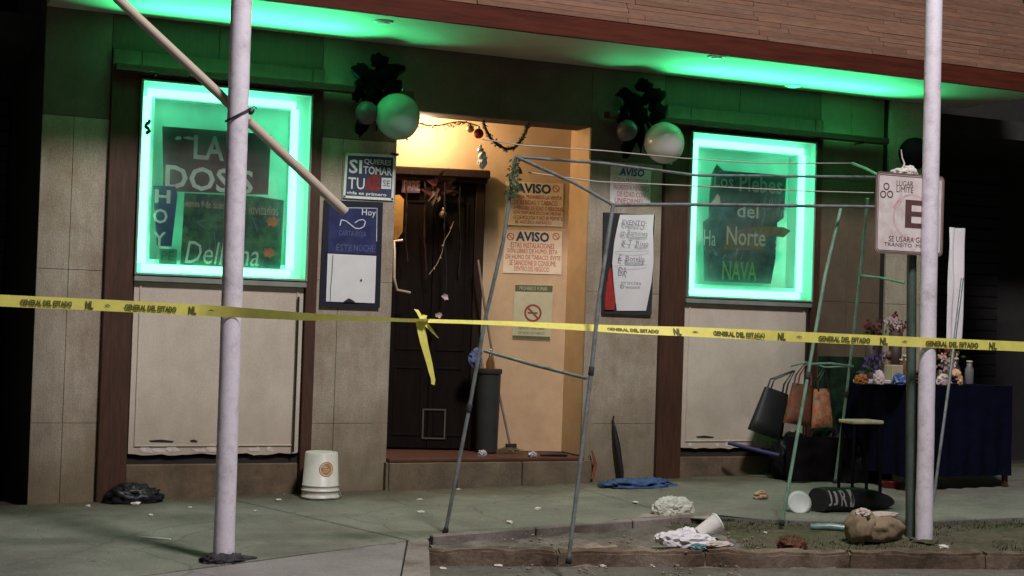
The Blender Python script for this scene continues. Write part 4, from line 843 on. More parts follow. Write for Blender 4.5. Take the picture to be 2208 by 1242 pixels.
DC = thing('door_curtain', 'sparse ragged strands of dark tinsel hanging over the dark door', 'curtain', at(930, 700, .6)); rr = random.Random(31)
STR = [M('strand_brown', (.022, .013, .007), .9, var=.6, scale=20, spec=.1), M('strand_black', (.006, .005, .005), .9), M('strand_olive', (.020, .017, .008), .8, var=.6, scale=20), M('strand_red', (.030, .006, .005), .8, var=.5, scale=20)]
for k in range(4):
    x0 = 880 + k * 38 + rr.uniform(-4, 4); y1 = rr.uniform(520, 900); Yd = .60 + rr.uniform(-.05, .06) - .0004 * (x0 - 868); n = 22; b = B()
    pts = [at(x0 + 3 * math.sin(i * .35 + k) * (i / n) + rr.uniform(-.6, .6), 392 + (y1 - 392) * i / n, Yd) for i in range(n + 1)]
    tube(b, pts, [rr.uniform(.003, .011) for _ in pts], 5); obj('strand', b, STR[rr.choice((0, 0, 1, 1, 1, 2, 3))], DC)
b = B(); tube(b, [at(x, y, .5) for x, y in ((978, 478), (970, 500), (958, 520), (953, 545), (942, 570), (925, 592))], .004, 5)
for x, y in ((972, 492), (955, 530), (950, 556), (936, 580)): blob(b, at(x, y, .49), (.012, .01, .012), .3, 2, 1, x)
o = obj('bead_string', b, M('grey_beads', (.24, .20, .18), .4), None); tag(o, 'thin curved string of beads hanging on the dark door', 'bead string')
for px, py, sx, lab in ((960, 640, .045, 'white cloth flower on the dark door, upper of two'), (945, 680, .04, 'pale rose on the dark door just above the tape')):
    b = B(); rr = random.Random(px)
    for k in range(14):
        a = rr.uniform(0, 6.28); p = at(px, py, .48); d = Vector((math.cos(a) * 1.1, -.4, math.sin(a) * .8)) * sx * rr.uniform(.6, 1); s_ = Vector((-math.sin(a), 0, math.cos(a))) * sx * .3
        b.faces.new([b.verts.new(q_) for q_ in (p, p + d * .5 + s_, p + d, p + d * .5 - s_)])
    o = obj('cloth_flower', b, M('pale_petal', (.55, .42, .42), .7, var=.15), None); tag(o, lab, 'flower', 'pale flowers on the dark door')
# tall bin, bottle, rag, broom
p = at(1048, 985, .38); p.z = -.124
t = thing('tall_bin', 'tall dark bin standing against the right side of the door', 'bin', p); hb = at(1048, 795, .38).z - p.z
b = B(); lathe(b, p, [(.095, 0), (.10, .02), (.112, hb * .96), (.118, hb), (.104, hb), (.098, hb - .05), (.02, hb - .05)], 22); obj('body', b, M('bin_grey', (.030, .034, .034), .5, var=.2), t)
b = B(); lathe(b, p + Vector((0, 0, hb - .045)), [(.119, 0), (.122, .01), (.122, .04), (.119, .045)], 22); obj('rim', b, GRIME, t)
c = p + Vector((.01, 0, hb - .05)); t = thing('bottle', 'small amber bottle standing on the tall dark bin', 'bottle', c)
b = B(); lathe(b, c, [(.034, 0), (.036, .01), (.036, .11), (.014, .16), (.013, .21)], 16); obj('body', b, M('amber_glass', (.16, .07, .02), .25, var=.3), t); b = B(); lathe(b, c + Vector((0, 0, .211)), [(.016, 0), (.016, .02)], 12); obj('cap', b, GOLDP, t)
b = B(); crumple(b, at(1024, 775, .30), (.045, .04, .06), 7, .5); crumple(b, at(1030, 760, .30), (.035, .03, .035), 9, .4); o = obj('blue_rag', b, M('blue_cloth', (.09, .13, .26), .8, var=.4, scale=20), None); tag(o, 'crumpled blue rag draped on the rim of the tall dark bin', 'rag')
fb = at(1102, 962, .30); fb.z = -.10; BR = thing('broom', 'old broom leaning beside the tall bin in the doorway', 'broom', fb)
b = B(); tube(b, [fb + Vector((-.01, 0, .05)), at(1072, 830, .36), at(1045, 660, .40), at(1031, 560, .42)], .0115, 8); obj('handle', b, M('broom_handle', (.20, .15, .12), .6, var=.3), BR)
b = B(); rr = random.Random(3)
for k in range(150):
    a = Vector((rr.uniform(-.04, .04), rr.uniform(-.02, .02), .04)); e = Vector((rr.uniform(-.17, .12), rr.uniform(-.06, .03), -.012 + rr.uniform(0, .03))); q0, q1 = fb + a, fb + e; s_ = Vector((.003, 0, 0)); b.faces.new([b.verts.new(x_) for x_ in (q0 - s_, q0 + s_, q1 + s_, q1 - s_)])
obj('bristles', b, M('straw', (.13, .10, .045), .8, var=.4), BR)
b = B(); box(b, Frame(fb, (1, 0, 0)), -.05, .05, .03, .065, -.022, .022, .006); obj('binding', b, GRIME, BR)
b = B(); box(b, Frame(fb, (1, 0, 0)), 0, .01, 0, .01, 0, .01); b.free()
for px, py, sz, lab in ((1040, 972, .032, 'crushed foil ball at the foot of the tall bin'), (1148, 984, .03, 'crushed pale wrapper on the threshold near the broom')):
    b = B(); q = at(px, py, -.02 if px > 1100 else .12); q.z = -.124 + sz * .6; crumple(b, q, (sz, sz, sz * .8), px, .5); tag(obj('wrapper', b, M('foil', (.6, .55, .6), .3, .5, var=.4, scale=30), None), lab, 'wrapper', 'litter in the doorway')
b = B(); q = at(1195, 988, -.01); q.z = -.124 + .016; tube(b, [q + Vector((-.13, .02, 0)), q + Vector((0, 0, .006)), q + Vector((.12, -.01, 0))], [.012, .02, .015], 8); o = obj('dark_stick', b, M('maroon_rubber', (.04, .012, .012), .6), None); tag(o, 'short dark maroon roll lying on the doorway threshold', 'roll')
# umbrella by the right pillar, red strap
p = gnd(1328, 1034); p.y = -.09; p.z = gz(p.x, p.y); t = thing('umbrella', 'folded black umbrella leaning on the pillar right of doorway', 'umbrella', p); q = at(1322, 905, -.03)
b = B(); tube(b, [p + (q - p) * k for k in (.02, .15, .6, .9)], [.012, .024, .03, .014], 10); obj('canopy', b, BLACK, t); b = B(); tube(b, [p + (q - p) * .9, q, q + Vector((.0, -.01, .035))], .008, 8); obj('handle', b, WOOD, t)
b = B(); tube(b, [at(1276, 970, -.05), at(1284, 1000, -.06), at(1276, 1034, -.09)], [.006, .016, .012], 6); o = obj('red_strap', b, M('rust_red', (.22, .05, .025), .8), None); tag(o, 'rust red strap dangling at the right corner of the doorway step', 'strap')

# bucket
p = gnd(690, 1073); BU = thing('bucket', 'upside down white plastic bucket with round orange print', 'bucket', p)
BUM = M('bucket_white', (.66, .64, .58), .4, var=.05, scale=8, dirt=(.45, .42, .34), dscale=6, damt=.4)
b = B(); lathe(b, p, [(.152, 0), (.158, .004), (.158, .02), (.150, .024), (.149, .06), (.156, .062), (.156, .072), (.148, .075), (.147, .10), (.151, .102), (.151, .110), (.146, .112), (.1335, .365), (.126, .375), (.118, .368)], 36); obj('body', b, BUM, BU)
cx_ = [p + Vector((-.157, -.05, .04)), p + Vector((-.165, -.06, .015)), p + Vector((-.11, -.14, .006)), p + Vector((0, -.172, .014)), p + Vector((.11, -.14, .008)), p + Vector((.165, -.05, .018)), p + Vector((.157, -.03, .045))]
b = B(); tube(b, cx_, .004, 6); obj('handle', b, M('wire_handle', (.35, .33, .3), .4, .6), BU)
b = B(); C0 = p + Vector((0, 0, .245)); aim = math.atan2(CAM.y - p.y, CAM.x - p.x) + .32
def cyl(a, h, R): rr_ = .1395 + (.0) + (.112 - .0 - h) * 0; r_ = .146 - (h - .112) * (.0125 / .253) + R; return Vector((p.x + r_ * math.cos(a), p.y + r_ * math.sin(a), p.z + h))
def cdisc(b, h0, R0, R1, off, seg=28):
    for k in range(seg):
        P = []
        for (rr_, kk) in ((R1, k), (R1, k + 1), (R0, k + 1), (R0, k)):
            t = 2 * math.pi * kk / seg; P.append(b.verts.new(cyl(aim + rr_ * math.cos(t) / .14, h0 + rr_ * math.sin(t), off)))
        b.faces.new(P)
ORP = M('orange_print', (.50, .24, .07), .5, var=.25, scale=30)
cdisc(b, .245, .052, .060, .0025); cdisc(b, .245, .001, .046, .002); obj('round_print', b, ORP, BU)
b = B()
for a0, h0, w, hh in ((-.03, .268, .055, .008), (-.02, .255, .06, .01), (.0, .238, .05, .008), (-.01, .222, .045, .006)):
    for k in range(4): P = [b.verts.new(cyl(aim + a0 / .14 + (k * .25 + dx) * w / .14 - w / .28, h0 + dh, .0034)) for dx, dh in ((0, 0), (.17, 0), (.17, hh), (0, hh))]; b.faces.new(P)
obj('print_detail', b, BUM, BU)
# things on the ground
b = B(); p = gnd(288, 1083); blob(b, p + Vector((0, 0, .035)), (.17, .10, .085), .45, 2.6, 4, 6, p.z, ridged=True, smooth=True); blob(b, p + Vector((-.06, .03, .06)), (.09, .08, .07), .4, 2.5, 3, 9, p.z, ridged=True); blob(b, p + Vector((.11, 0, .02)), (.11, .06, .035), .4, 3, 3, 4, p.z, ridged=True); o = obj('trash_bag', b, M('black_plastic', (.008, .008, .010), .5, var=.3), None); tag(o, 'slumped black trash bag on the ground below the left neon window', 'trash bag')
b = B(); p = gnd(1376, 1048); blob(b, p + Vector((0, 0, .0)), (.27, .13, .05), .55, 2.3, 4, 5, p.z, ridged=True); blob(b, p + Vector((.14, .02, .0)), (.16, .1, .055), .5, 2.9, 4, 2, p.z, ridged=True); blob(b, p + Vector((-.14, .04, .0)), (.17, .08, .045), .5, 2.9, 4, 8, p.z, ridged=True)
o = obj('blue_cloth', b, M('blue_denim', (.04, .085, .20), .8, var=.5, scale=14), None); tag(o, 'rumpled blue cloth lying on the sidewalk beside the step', 'cloth')
p = gnd(1450, 1112); b = B(); crumple(b, p + Vector((-.03, 0, .055)), (.13, .07, .085), 2, .22, 4, p.z); crumple(b, p + Vector((.07, .0, .05)), (.10, .06, .08), 6, .3, 3, p.z); crumple(b, p + Vector((-.08, -.02, .02)), (.06, .05, .05), 9, .5, 3, p.z); o = obj('crumpled_bag', b, M('white_bag', (.66, .68, .58), .5, var=.12, trans=.2, scale=20), None); tag(o, 'crumpled whitish bag on the sidewalk behind the foam cup', 'bag')
p = gnd(1395, 1118); b = B(); fl_ = [gnd(*q) for q in ((1375, 1122), (1440, 1116), (1545, 1126), (1540, 1119), (1450, 1109), (1385, 1112))]; 
vs = [b.verts.new(v + Vector((0, 0, .012))) for v in fl_]; vt = [b.verts.new(v + Vector((0, 0, .02))) for v in fl_]; b.faces.new(vt)
for k in range(6): b.faces.new((vs[k], vs[(k + 1) % 6], vt[(k + 1) % 6], vt[k]))
o = obj('cardboard_flap', b, M('grey_card', (.30, .26, .23), .8), None); tag(o, 'flattened grey cardboard strip lying under the crumpled whitish bag', 'cardboard')
p = gnd(1512, 1165, .0); cdir = Vector((.85, -.12, .45)).normalized(); t = thing('foam_cup', 'white foam cup tipped on its side on the crumpled paper', 'cup', p)
FOAM = M('white_foam', (.80, .78, .74), .6, var=.05, scale=30)
b = B(); q = p + Vector((-.03, 0, .045)); lathe(b, q, [(.042, 0), (.045, .005), (.068, .165), (.072, .17), (.070, .176), (.062, .172), (.042, .02), (.002, .02)], 28, cdir); obj('body', b, FOAM, t)
b = B(); lathe(b, q + cdir * .162, [(.0672, 0), (.073, .004), (.073, .012), (.068, .016)], 28, cdir); obj('rim', b, FOAM, t)
b = B()
for k, (px, py, sx, sz) in enumerate(((1465, 1172, .11, .05), (1500, 1176, .10, .045), (1480, 1164, .07, .05), (1520, 1170, .06, .03))): q = gnd(px, py); crumple(b, q + Vector((0, 0, sz * .5)), (sx, .06, sz), k + 3, .5, 3, q.z - .01)
o = obj('crumpled_paper', b, PAPER, None); tag(o, 'heap of crumpled white paper on the strip under the foam cup', 'paper')
q = gnd(1428, 1170); b = B(); crumple(b, q + Vector((0, 0, .03)), (.045, .04, .035), 5, .4, 3); o = obj('paper_ball', b, PAPER, None); tag(o, 'small ball of white paper left of the foam cup', 'paper')
q = gnd(1550, 1178); b = B(); crumple(b, q + Vector((0, 0, .012)), (.09, .04, .02), 5, .4, 3); o = obj('paper_flap', b, M('cream_paper', (.55, .48, .42), .7, var=.1), None); tag(o, 'flat creased cream paper right of the foam cup', 'paper')
q = gnd(1505, 1185); b = B(); crumple(b, q + Vector((0, 0, .015)), (.05, .03, .022), 15, .4, 3); o = obj('teal_scrap', b, M('teal_plastic', (.12, .25, .26), .5), None); tag(o, 'small teal plastic scrap in front of the crumpled paper', 'scrap')
b = B(); q = gnd(1706, 1180); rr = random.Random(8)
for k in range(420):
    d = Vector((rr.gauss(0, 1), rr.gauss(0, .8), abs(rr.gauss(0, 1)))); d.normalize(); base = q + Vector((d.x * .05, d.y * .04, 0)); e = q + Vector((d.x * .15, d.y * .1, d.z * .1)); s_ = Vector((rr.uniform(-1, 1), rr.uniform(-1, 1), 0)).normalized() * .005; b.faces.new([b.verts.new(v) for v in (base - s_, base + s_, e)])
blob(b, q + Vector((0, 0, .01)), (.10, .08, .06), .5, 3, 3, 4, smooth=False); o = obj('dry_clump', b, M('rust_brown_leaf', (.12, .05, .025), .9, var=.5, scale=30), None); tag(o, 'round rust brown clump of dead plant on the grass strip', 'dead plant')
# carton / paper sack by the right pole
p = gnd(1888, 1163); b = B(); blob(b, p + Vector((.02, .0, .075)), (.20, .11, .105), .22, 1.6, 4, 12, p.z - .01); blob(b, p + Vector((-.13, .0, .09)), (.10, .09, .105), .35, 2.5, 3, 3, p.z - .01, ridged=True); sk = thing('paper_sack', 'bulging brown paper sack lying at the foot of the right white pole', 'sack', p); obj('body', b, M('sack_brown', (.25, .19, .115), .85, var=.25, scale=12, bump=.5, bscale=20, dirt=(.12, .08, .04), dscale=7, damt=.7), sk)
b = B(); crumple(b, p + Vector((-.14, -.02, .19)), (.045, .05, .03), 5, .5); crumple(b, p + Vector((.06, .02, .172)), (.13, .05, .018), 7, .3); obj('folded_top', b, M('sack_pale', (.45, .38, .32), .8, var=.2), sk)
b = B(); q0, q1 = gnd(1748, 1142), gnd(1832, 1146); tube(b, [q0 + Vector((0, 0, .02)), (q0 + q1) / 2 + Vector((0, 0, .028)), q1 + Vector((0, 0, .02))], [.022, .03, .022], 8); o = obj('plastic_bottle', b, M('teal_pet', (.16, .26, .24), .3, var=.4, scale=20), None); tag(o, 'crushed greenish plastic bottle lying left of the brown sack', 'bottle')
# black lettered bag, white plate
p = gnd(1842, 1100); b = B(); tube(b, [p + Vector((-.36 + .72 * k / 24, .02 * math.sin(k * .5), .085 - .03 * (k / 24) ** 2)) for k in range(25)], [(.105 if k < 15 else .105 - .075 * ((k - 15) / 9) ** 1.5) * (1 if k else .93) * (1 + .10 * mnoise.noise((k * .45, 3, 1))) for k in range(25)], 24)
for v in b.verts: v.co += v.co.normalized() * 0 + Vector((0, .012 * mnoise.noise(v.co * 9), .018 * mnoise.noise(v.co * 8 + Vector((4, 0, 0))))); v.co.z = max(v.co.z, p.z + .002)
BGB = thing('duffel_bag', 'limp black bag with white stripes and lettering on the sidewalk', 'bag', p)
obj('body', b, M('bag_black', (.016, .019, .021), .6, var=.5, scale=10, bump=.4, bscale=15), BGB); BF = Frame(p + Vector((-.335, -.13, .0)), (1, 0, 0), (-.08, .0, 1))
b = B()
for x, k in ((0., 'J'), (.055, 'J'), (.125, 'R'), (.19, 'I')): text(b, k, BF, x + .035, .025, .0, h=.15, w=.038 if k != 'R' else .052, bold=.02)
bmesh.ops.triangulate(b, faces=b.faces)
for _ in range(4): bmesh.ops.subdivide_edges(b, edges=[e for e in b.edges if e.calc_length() > .012], cuts=1)
from mathutils.bvhtree import BVHTree
dg = None
bag = [c_ for c_ in BGB.children][0]; bv = BVHTree.FromPolygons([v.co + BASE[BGB] for v in bag.data.vertices], [list(f.vertices) for f in bag.data.polygons])
for v in b.verts:
    ang_ = (v.co.z - p.z - .095) / .115 + .25; d_ = Vector((0, -math.cos(ang_), math.sin(ang_))); h = bv.ray_cast(Vector((v.co.x, p.y, p.z + .085)), d_)
    if h[0] is not None: v.co = h[0] + d_ * .005
obj('lettering', b, M('bag_white_print', (.5, .48, .47), .6), BGB)
p = gnd(1722, 1104); b = B(); lathe(b, p + Vector((0, 0, .07)), [(.002, 0), (.075, .002), (.095, .016), (.098, .018), (.075, .008), (.002, .006)], 26, (-.35, -.85, .4)); o = obj('plate', b, M('pale_teal_plate', (.45, .52, .47), .5, var=.1), None); tag(o, 'pale round plate leaning against the black lettered bag', 'plate')
b = B(); q = gnd(1640, 1076); crumple(b, q + Vector((0, 0, .03)), (.05, .04, .035), 4, .5); o = obj('food_wrapper', b, M('kraft_wrapper', (.36, .26, .15), .7, var=.4, scale=30), None); tag(o, 'small crumpled tan wrapper on the sidewalk behind the stall legs', 'wrapper')
# small scraps scattered about
SCR = [(293, 1088, .03, 'bright white paper scrap against the black trash bag'), (325, 1112, .018, 'tiny pale scrap in front of the black trash bag'), (548, 1066, .02, 'white paper scrap by the wall between left pole and bucket'),
 (600, 1080, .022, 'crinkled pale scrap just left of the bucket'), (550, 1103, .015, 'tiny white scrap on the sidewalk right of the left pole'), (908, 1106, .022, 'white scrap on the greenish sidewalk before the doorway step'), (1098, 1128, .026, 'flat white scrap between the two near stall legs'),
 (905, 1079, .02, 'yellowish scrap just below the left end of the doorway step'), (1065, 1048, .018, 'pale scrap under the middle of the doorway step'), (1155, 1040, .02, 'white scrap against the right half of the doorway step'), (1160, 1098, .022, 'brownish scrap on the sidewalk right of center step'),
 (1370, 1085, .022, 'pale scrap on the sidewalk in front of the blue cloth'), (988, 1056, .014, 'tiny scrap by the grey stall leg at the step'), (190, 1092, .018, 'pale scrap at the wall left of the black trash bag'), (1075, 1222, .022, 'white scrap in the gutter left of the sand'),
 (1130, 1197, .018, 'pale scrap on the kerb top left of the sand'), (955, 1228, .02, 'brownish scrap in the gutter by the kerb corner'), (1300, 1222, .02, 'white scrap in the gutter in front of the sand'), (1405, 1222, .024, 'white scrap in the gutter below the paper ball'),
 (2035, 1182, .03, 'pale scrap on the strip right of the right pole'), (1650, 1150, .015, 'tiny white scrap on the grass beside the neon-tinted stall leg'), (1240, 1036, .014, 'pinkish scrap at the right corner of the step'), (410, 1095, .012, 'tiny scrap below the left cream board')]
sm = None
for k, (x, y, s_, lab) in enumerate(SCR):
    p = gnd(x, y); dz = -.12 if p.y < ky(p.x) - .01 and p.x > -.28 else 0
    if dz: p = gnd(x, y, -.10)
    if sm is None or k % 6 == 0:
        b = B(); crumple(b, (0, 0, 0), (1, .8, .35), k, .6, 2); me = bpy.data.meshes.new('litter_scrap'); b.to_mesh(me); b.free(); me.materials.append(M('litter_white', (.68, .64, .58), .6, var=.3, scale=3)); sm = me
    o = bpy.data.objects.new('litter_scrap', sm); COL.objects.link(o); o.location = p + Vector((0, 0, s_ * .35)); o.scale = (s_, s_, s_); o.rotation_euler = (0, 0, k * 1.3); tag(o, lab, 'litter', 'paper scraps littering the ground')
b = B(); a, c = gnd(303, 1160), gnd(368, 1165); tube(b, [a + Vector((0, 0, .006)), c + Vector((0, 0, .006))], .006, 6); o = obj('drinking_straw', b, PRINTW, None); tag(o, 'white drinking straw lying on the sidewalk at the left', 'straw')

# ================================================================== STALL GOODS AT THE RIGHT
TY = -1.2
p = gnd(1900, 1045); tb_ = thing('stall_table', 'stall table draped with a dark blue cloth at the right', 'table', p)
a = at(1868, 824, TY); c = at(2120, 862, TY); zt = .62
X0, X1 = 4.62, 5.80
b = B(); abox(b, X0, X1, -1.45, -.55, zt - .03, zt, .006); obj('tabletop', b, WOOD, tb_)
b = B(); F = Frame((X0 - .02, -1.47, 0), (1, 0, 0)); sheet(b, F, 0, X1 - X0, gz(5.3, -1.4) + .12, zt + .012, lambda i, j: .02 * math.sin(i * 40) * (1 - j) + .015 * mnoise.noise((i * 10, j * 2, 0)), 70, 14)
sheet(b, Frame((X0 - .02, -.55, 0), (0, -1, 0)), 0, .92, gz(5.3, -1.4) + .12, zt + .012, lambda i, j: .02 * math.sin(i * 22) * (1 - j), 30, 12)
sheet(b, Frame((X0 - .02, -1.47, zt + .006), (1, 0, 0), (0, 1, 0)), 0, X1 - X0, 0, .92, lambda i, j: .002, 4, 4); obj('cloth', b, M('navy_cloth', (.003, .0035, .014), .9, spec=.08, var=.4, scale=9, bump=.3, bscale=12), tb_)
for x_, y_ in ((X0 + .04, -1.42), (X1 - .04, -1.42), (X0 + .04, -.6), (X1 - .04, -.6)):
    b = B(); abox(b, x_ - .02, x_ + .02, y_ - .02, y_ + .02, gz(x_, y_), zt - .031); obj('leg', b, WOOD, tb_)
def on_table(px, Y): return Vector((at(px, 800, Y).x, Y, zt + .008))
b = B(); p = on_table(1885, -1.25); box(b, Frame(p, (1, .1, 0)), -.16, .12, 0, .035, -.1, .1, .008); o = obj('white_tray', b, M('tray_white', (.48, .46, .48), .5), None); tag(o, 'flat whitish tray at the left end of the blue stall table', 'tray')
b = B(); p = on_table(1925, -1.3); abox(b, p.x - .05, p.x + .07, p.y - .06, p.y + .06, p.z, p.z + .17, .005); o = obj('cream_box', b, M('box_cream', (.42, .36, .24), .7, var=.15), None); tag(o, 'upright cream carton on the blue stall table', 'box')
def bunch(px, py, Y, cols, n, sp, label, name='flower_bunch', ps=.035):
    c = at(px, py, Y); t = thing(name, label, 'flowers', Vector((c.x, c.y, zt + .008))); rr = random.Random(px)
    b = B(); lathe(b, (c.x, c.y, zt + .009), [(.05, 0), (.065, max(.05, c.z - zt - .08))], 14); obj('pot', b, M('dark_pot', (.05, .03, .025), .6), t)
    for mi, col in enumerate(cols):
        b = B()
        for k in range(n):
            q = c + Vector((rr.gauss(0, sp), rr.gauss(0, sp * .6), rr.gauss(0, sp * .8)))
            for m_ in range(5):
                an = rr.uniform(0, 6.28); d = Vector((math.cos(an), rr.uniform(-.6, .2), math.sin(an))) * ps; s_ = d.cross(Vector((0, 1, 0))).normalized() * ps * .35
                b.faces.new([b.verts.new(v) for v in (q, q + d * .6 + s_, q + d, q + d * .6 - s_)])
        obj('petals', b, col, t)['kind'] = 'stuff'
    b = B()
    for k in range(26):
        an = rr.uniform(0, 6.28); q = c + Vector((rr.gauss(0, sp), rr.gauss(0, sp * .5), -sp * .6)); d = Vector((math.cos(an), 0, math.sin(an))) * .07; s_ = d.cross(Vector((0, 1, 0))) * .2
        b.faces.new([b.verts.new(v) for v in (q, q + d * .5 + s_, q + d, q + d * .5 - s_)])
    obj('leaves', b, LEAF, t)['kind'] = 'stuff'
PU = M('purple_petal', (.16, .08, .34), .6, var=.4, scale=25); PKW = M('pinkish_petal', (.62, .48, .50), .6, var=.2, scale=25); DRD = M('dark_red_petal', (.16, .02, .03), .6, var=.4, scale=25); PEACH = M('peach_petal', (.62, .36, .22), .6, var=.25, scale=25)
bunch(1884, 785, -1.15, [PU, M('navy_petal', (.03, .035, .08), .6)], 14, .055, 'bunch of purple flowers at the left end of the stall table')
bunch(1932, 700, -.8, [PKW, DRD], 9, .055, 'bunch of pink and dark red flowers behind the street sign post')
bunch(1880, 712, -.75, [DRD, M('brown_petal', (.10, .05, .035), .7)], 8, .04, 'small bunch of dark red flowers under the street sign')
bunch(2040, 805, -1.2, [PKW, PEACH], 14, .06, 'bunch of white and peach flowers right of the right white pole')
bunch(2046, 760, -.85, [PEACH, DRD], 12, .06, 'bunch of peach flowers at the back of the stall table')
b = B(); p = on_table(1912, -1.05); blob(b, p + Vector((0, 0, .12)), (.05, .05, .1), .2, 2, 3, 2); blob(b, p + Vector((.01, -.01, .25)), (.034, .034, .04), .15, 2, 2, 6); o = obj('brown_figurine', b, M('figurine_brown', (.13, .06, .04), .5, var=.3), None); tag(o, 'small brown figurine on the stall table beside the purple flowers', 'figurine')
for k, (px, Y, h, mat) in enumerate(((1945, -1.1, .2, DRD), (1952, -1.2, .24, M('jar_brown', (.15, .07, .04), .3)), (2060, -1.0, .22, M('jar_dark', (.05, .035, .04), .3)), (2090, -1.15, .2, M('jar_grey', (.16, .15, .17), .4)))):
    p = on_table(px, Y); t = thing('jar', ('dark red jar beside the cream carton', 'brown glass jar against the street sign post', 'dark jar at the right end of the stall table', 'grey jar at the right end of the stall table')[k], 'jar', p, 'jars on the stall table'); b = B(); lathe(b, p, [(.035, 0), (.04, .01), (.04, h * .7), (.025, h * .85), (.025, h)], 16); obj('body', b, mat, t); b = B(); lathe(b, p + Vector((0, 0, h + .001)), [(.028, 0), (.028, .02)], 14); obj('lid', b, GOLDP, t)
for k, (px, Y, w, h, mat, lab) in enumerate(((1872, -1.0, .13, .10, M('folded_navy', (.03, .035, .09), .9, var=.5, scale=20), 'stack of dark folded cloths behind the white tray'), (1908, -.85, .12, .16, M('folded_teal', (.03, .07, .07), .9, var=.5, scale=20), 'teal folded cloth stack at the back of the stall table'), (1990, -1.25, .14, .12, M('folded_wine', (.09, .02, .025), .9, var=.5, scale=20), 'wine red folded cloth stack behind the right white pole'), (2040, -1.35, .12, .09, M('folded_black', (.012, .01, .012), .9), 'black folded cloth stack at the front right of stall table'))):
    p = on_table(px, Y); t = thing('folded_cloth', lab, 'cloth', p, 'folded cloths on the stall table'); n = max(2, int(h / .03))
    for q in range(n):
        b = B(); blob(b, (p.x + .01 * math.sin(q * 3 + k), p.y, p.z + h * (q + .5) / n), (w, .10, h / n * .62), .12, 3, 2, q + k); obj('fold', b, mat, t)
for k, (px, Y, sx, sz, mat, lab) in enumerate(((1858, -1.38, .05, .045, M('orange_trinket', (.35, .12, .03), .6, var=.4, scale=30), 'small orange trinket at the front of the white tray'), (1896, -1.40, .04, .06, PKW, 'small pink trinket on the front edge of the stall table'), (1940, -1.42, .05, .05, M('blue_trinket', (.05, .10, .28), .5, var=.4, scale=30), 'small blue trinket at the foot of the cream carton'), (2036, -1.42, .055, .05, PKW, 'pale pink trinket right of the right pole'), (2062, -1.3, .05, .07, PEACH, 'peach trinket at the right end of stall table'))):
    p = on_table(px, Y); b = B(); crumple(b, p + Vector((0, 0, sz * .8)), (sx, sx, sz), k + 40, .4, 3, p.z); tag(obj('trinket', b, mat, None), lab, 'trinket', 'trinkets on the stall table')
# rail the bags hang from, bags, green net
def handbag(px, py, w, h, Y, mat, hmat, label, tilt=0., dep=.07, hook=None):
    c = at(px, py, Y); t = thing('handbag', label, 'handbag', c - Vector((0, 0, h / 2))); F = Frame(c, (math.cos(tilt), 0, math.sin(tilt)), (-math.sin(tilt), 0, math.cos(tilt)))
    b = B(); nx, nz = 14, 12
    for sgn in (1, -1):
        g = [[b.verts.new(F.w(w * (i / nx - .5) * (1 - .30 * j / nz), h * (j / nz - .5), sgn * dep * (math.sin(math.pi * i / nx) ** .5) * (1 - .55 * j / nz) * (min(1, .35 + j * .4)) + .004 * mnoise.noise((i, j, sgn)))) for i in range(nx + 1)] for j in range(nz + 1)]
        for j in range(nz):
            for i in range(nx): f = b.faces.new((g[j][i], g[j][i + 1], g[j + 1][i + 1], g[j + 1][i])); f.smooth = True
    bmesh.ops.remove_doubles(b, verts=b.verts, dist=.002); obj('body', b, mat, t)
    hk = hook if hook is not None else F.w(0, h * .95, 0)
    for sgn in (1, -1):
        b = B(); tube(b, [F.w(-w * .22, h * .48, sgn * .03), F.w(-w * .2, h * .7, sgn * .03), hk + Vector((0, -sgn * .012, 0)), F.w(w * .2, h * .7, sgn * .03), F.w(w * .22, h * .48, sgn * .03)], .009, 6); obj('handle', b, hmat, t)
BAGM = M('bag_leather_black', (.012, .014, .014), .45, var=.3)
PATT = M('bag_patterned', (.16, .035, .018), .7, var=.6, scale=14, dirt=(.05, .10, .04), dscale=10, damt=.9)
hk = at(1732, 775, -.35)
handbag(1662, 890, .40, .43, -.35, BAGM, BAGM, 'black leather handbag hanging against the cream board under right window', -.28, .08, at(1712, 800, -.36))
handbag(1725, 872, .33, .38, -.5, PATT, M('bag_strap_red', (.14, .05, .03), .7, var=.4), 'red and orange patterned handbag hanging beside the black one', -.12, .07, at(1738, 782, -.5))
handbag(1772, 880, .25, .36, -.6, M('bag_floral', (.35, .12, .05), .7, var=.7, scale=18, dirt=(.4, .33, .22), dscale=14, damt=.9), BAGM, 'floral handbag with red base hanging right of the patterned one', .05, .06, at(1778, 795, -.6))
b = B(); tube(b, [at(1705, 790, -.36), at(1738, 781, -.5), at(1780, 792, -.62), at(1840, 790, -1.15)], .008, 6); o = obj('hanging_rail', b, TUBE_GLOW, None); tag(o, 'thin neon-tinted rail the handbags hang from below right window', 'rail')
b = B(); sheet(b, Frame(at(1760, 930, -.24), (1, -.1, 0)), 0, .62, -.05, .72, lambda i, j: .04 * math.sin(i * 17) * (1 - .4 * j) + .02 * mnoise.noise((i * 6, j * 5, 0)), 40, 16); o = obj('green_net', b, M('dark_green_net', (.014, .030, .016), .9, spec=.1, var=.5, scale=16), None); tag(o, 'dark green cloth hanging between the stall legs behind the handbags', 'cloth')
b = B(); g0 = gnd(1790, 1028); sheet(b, Frame((3.95, -.55, 0), (1, -.3, 0)), 0, 1.0, gz(4.2, -.4) + .015, .10, lambda i, j: .05 * math.sin(i * 13) + .05 * (1 - j) + .02 * mnoise.noise((i * 6, j * 5, 3)), 40, 16); o = obj('black_cloth', b, M('black_cloth', (.006, .005, .006), .95, var=.4, spec=.05), None); tag(o, 'black cloth hanging low under the handbags to the sidewalk', 'cloth')
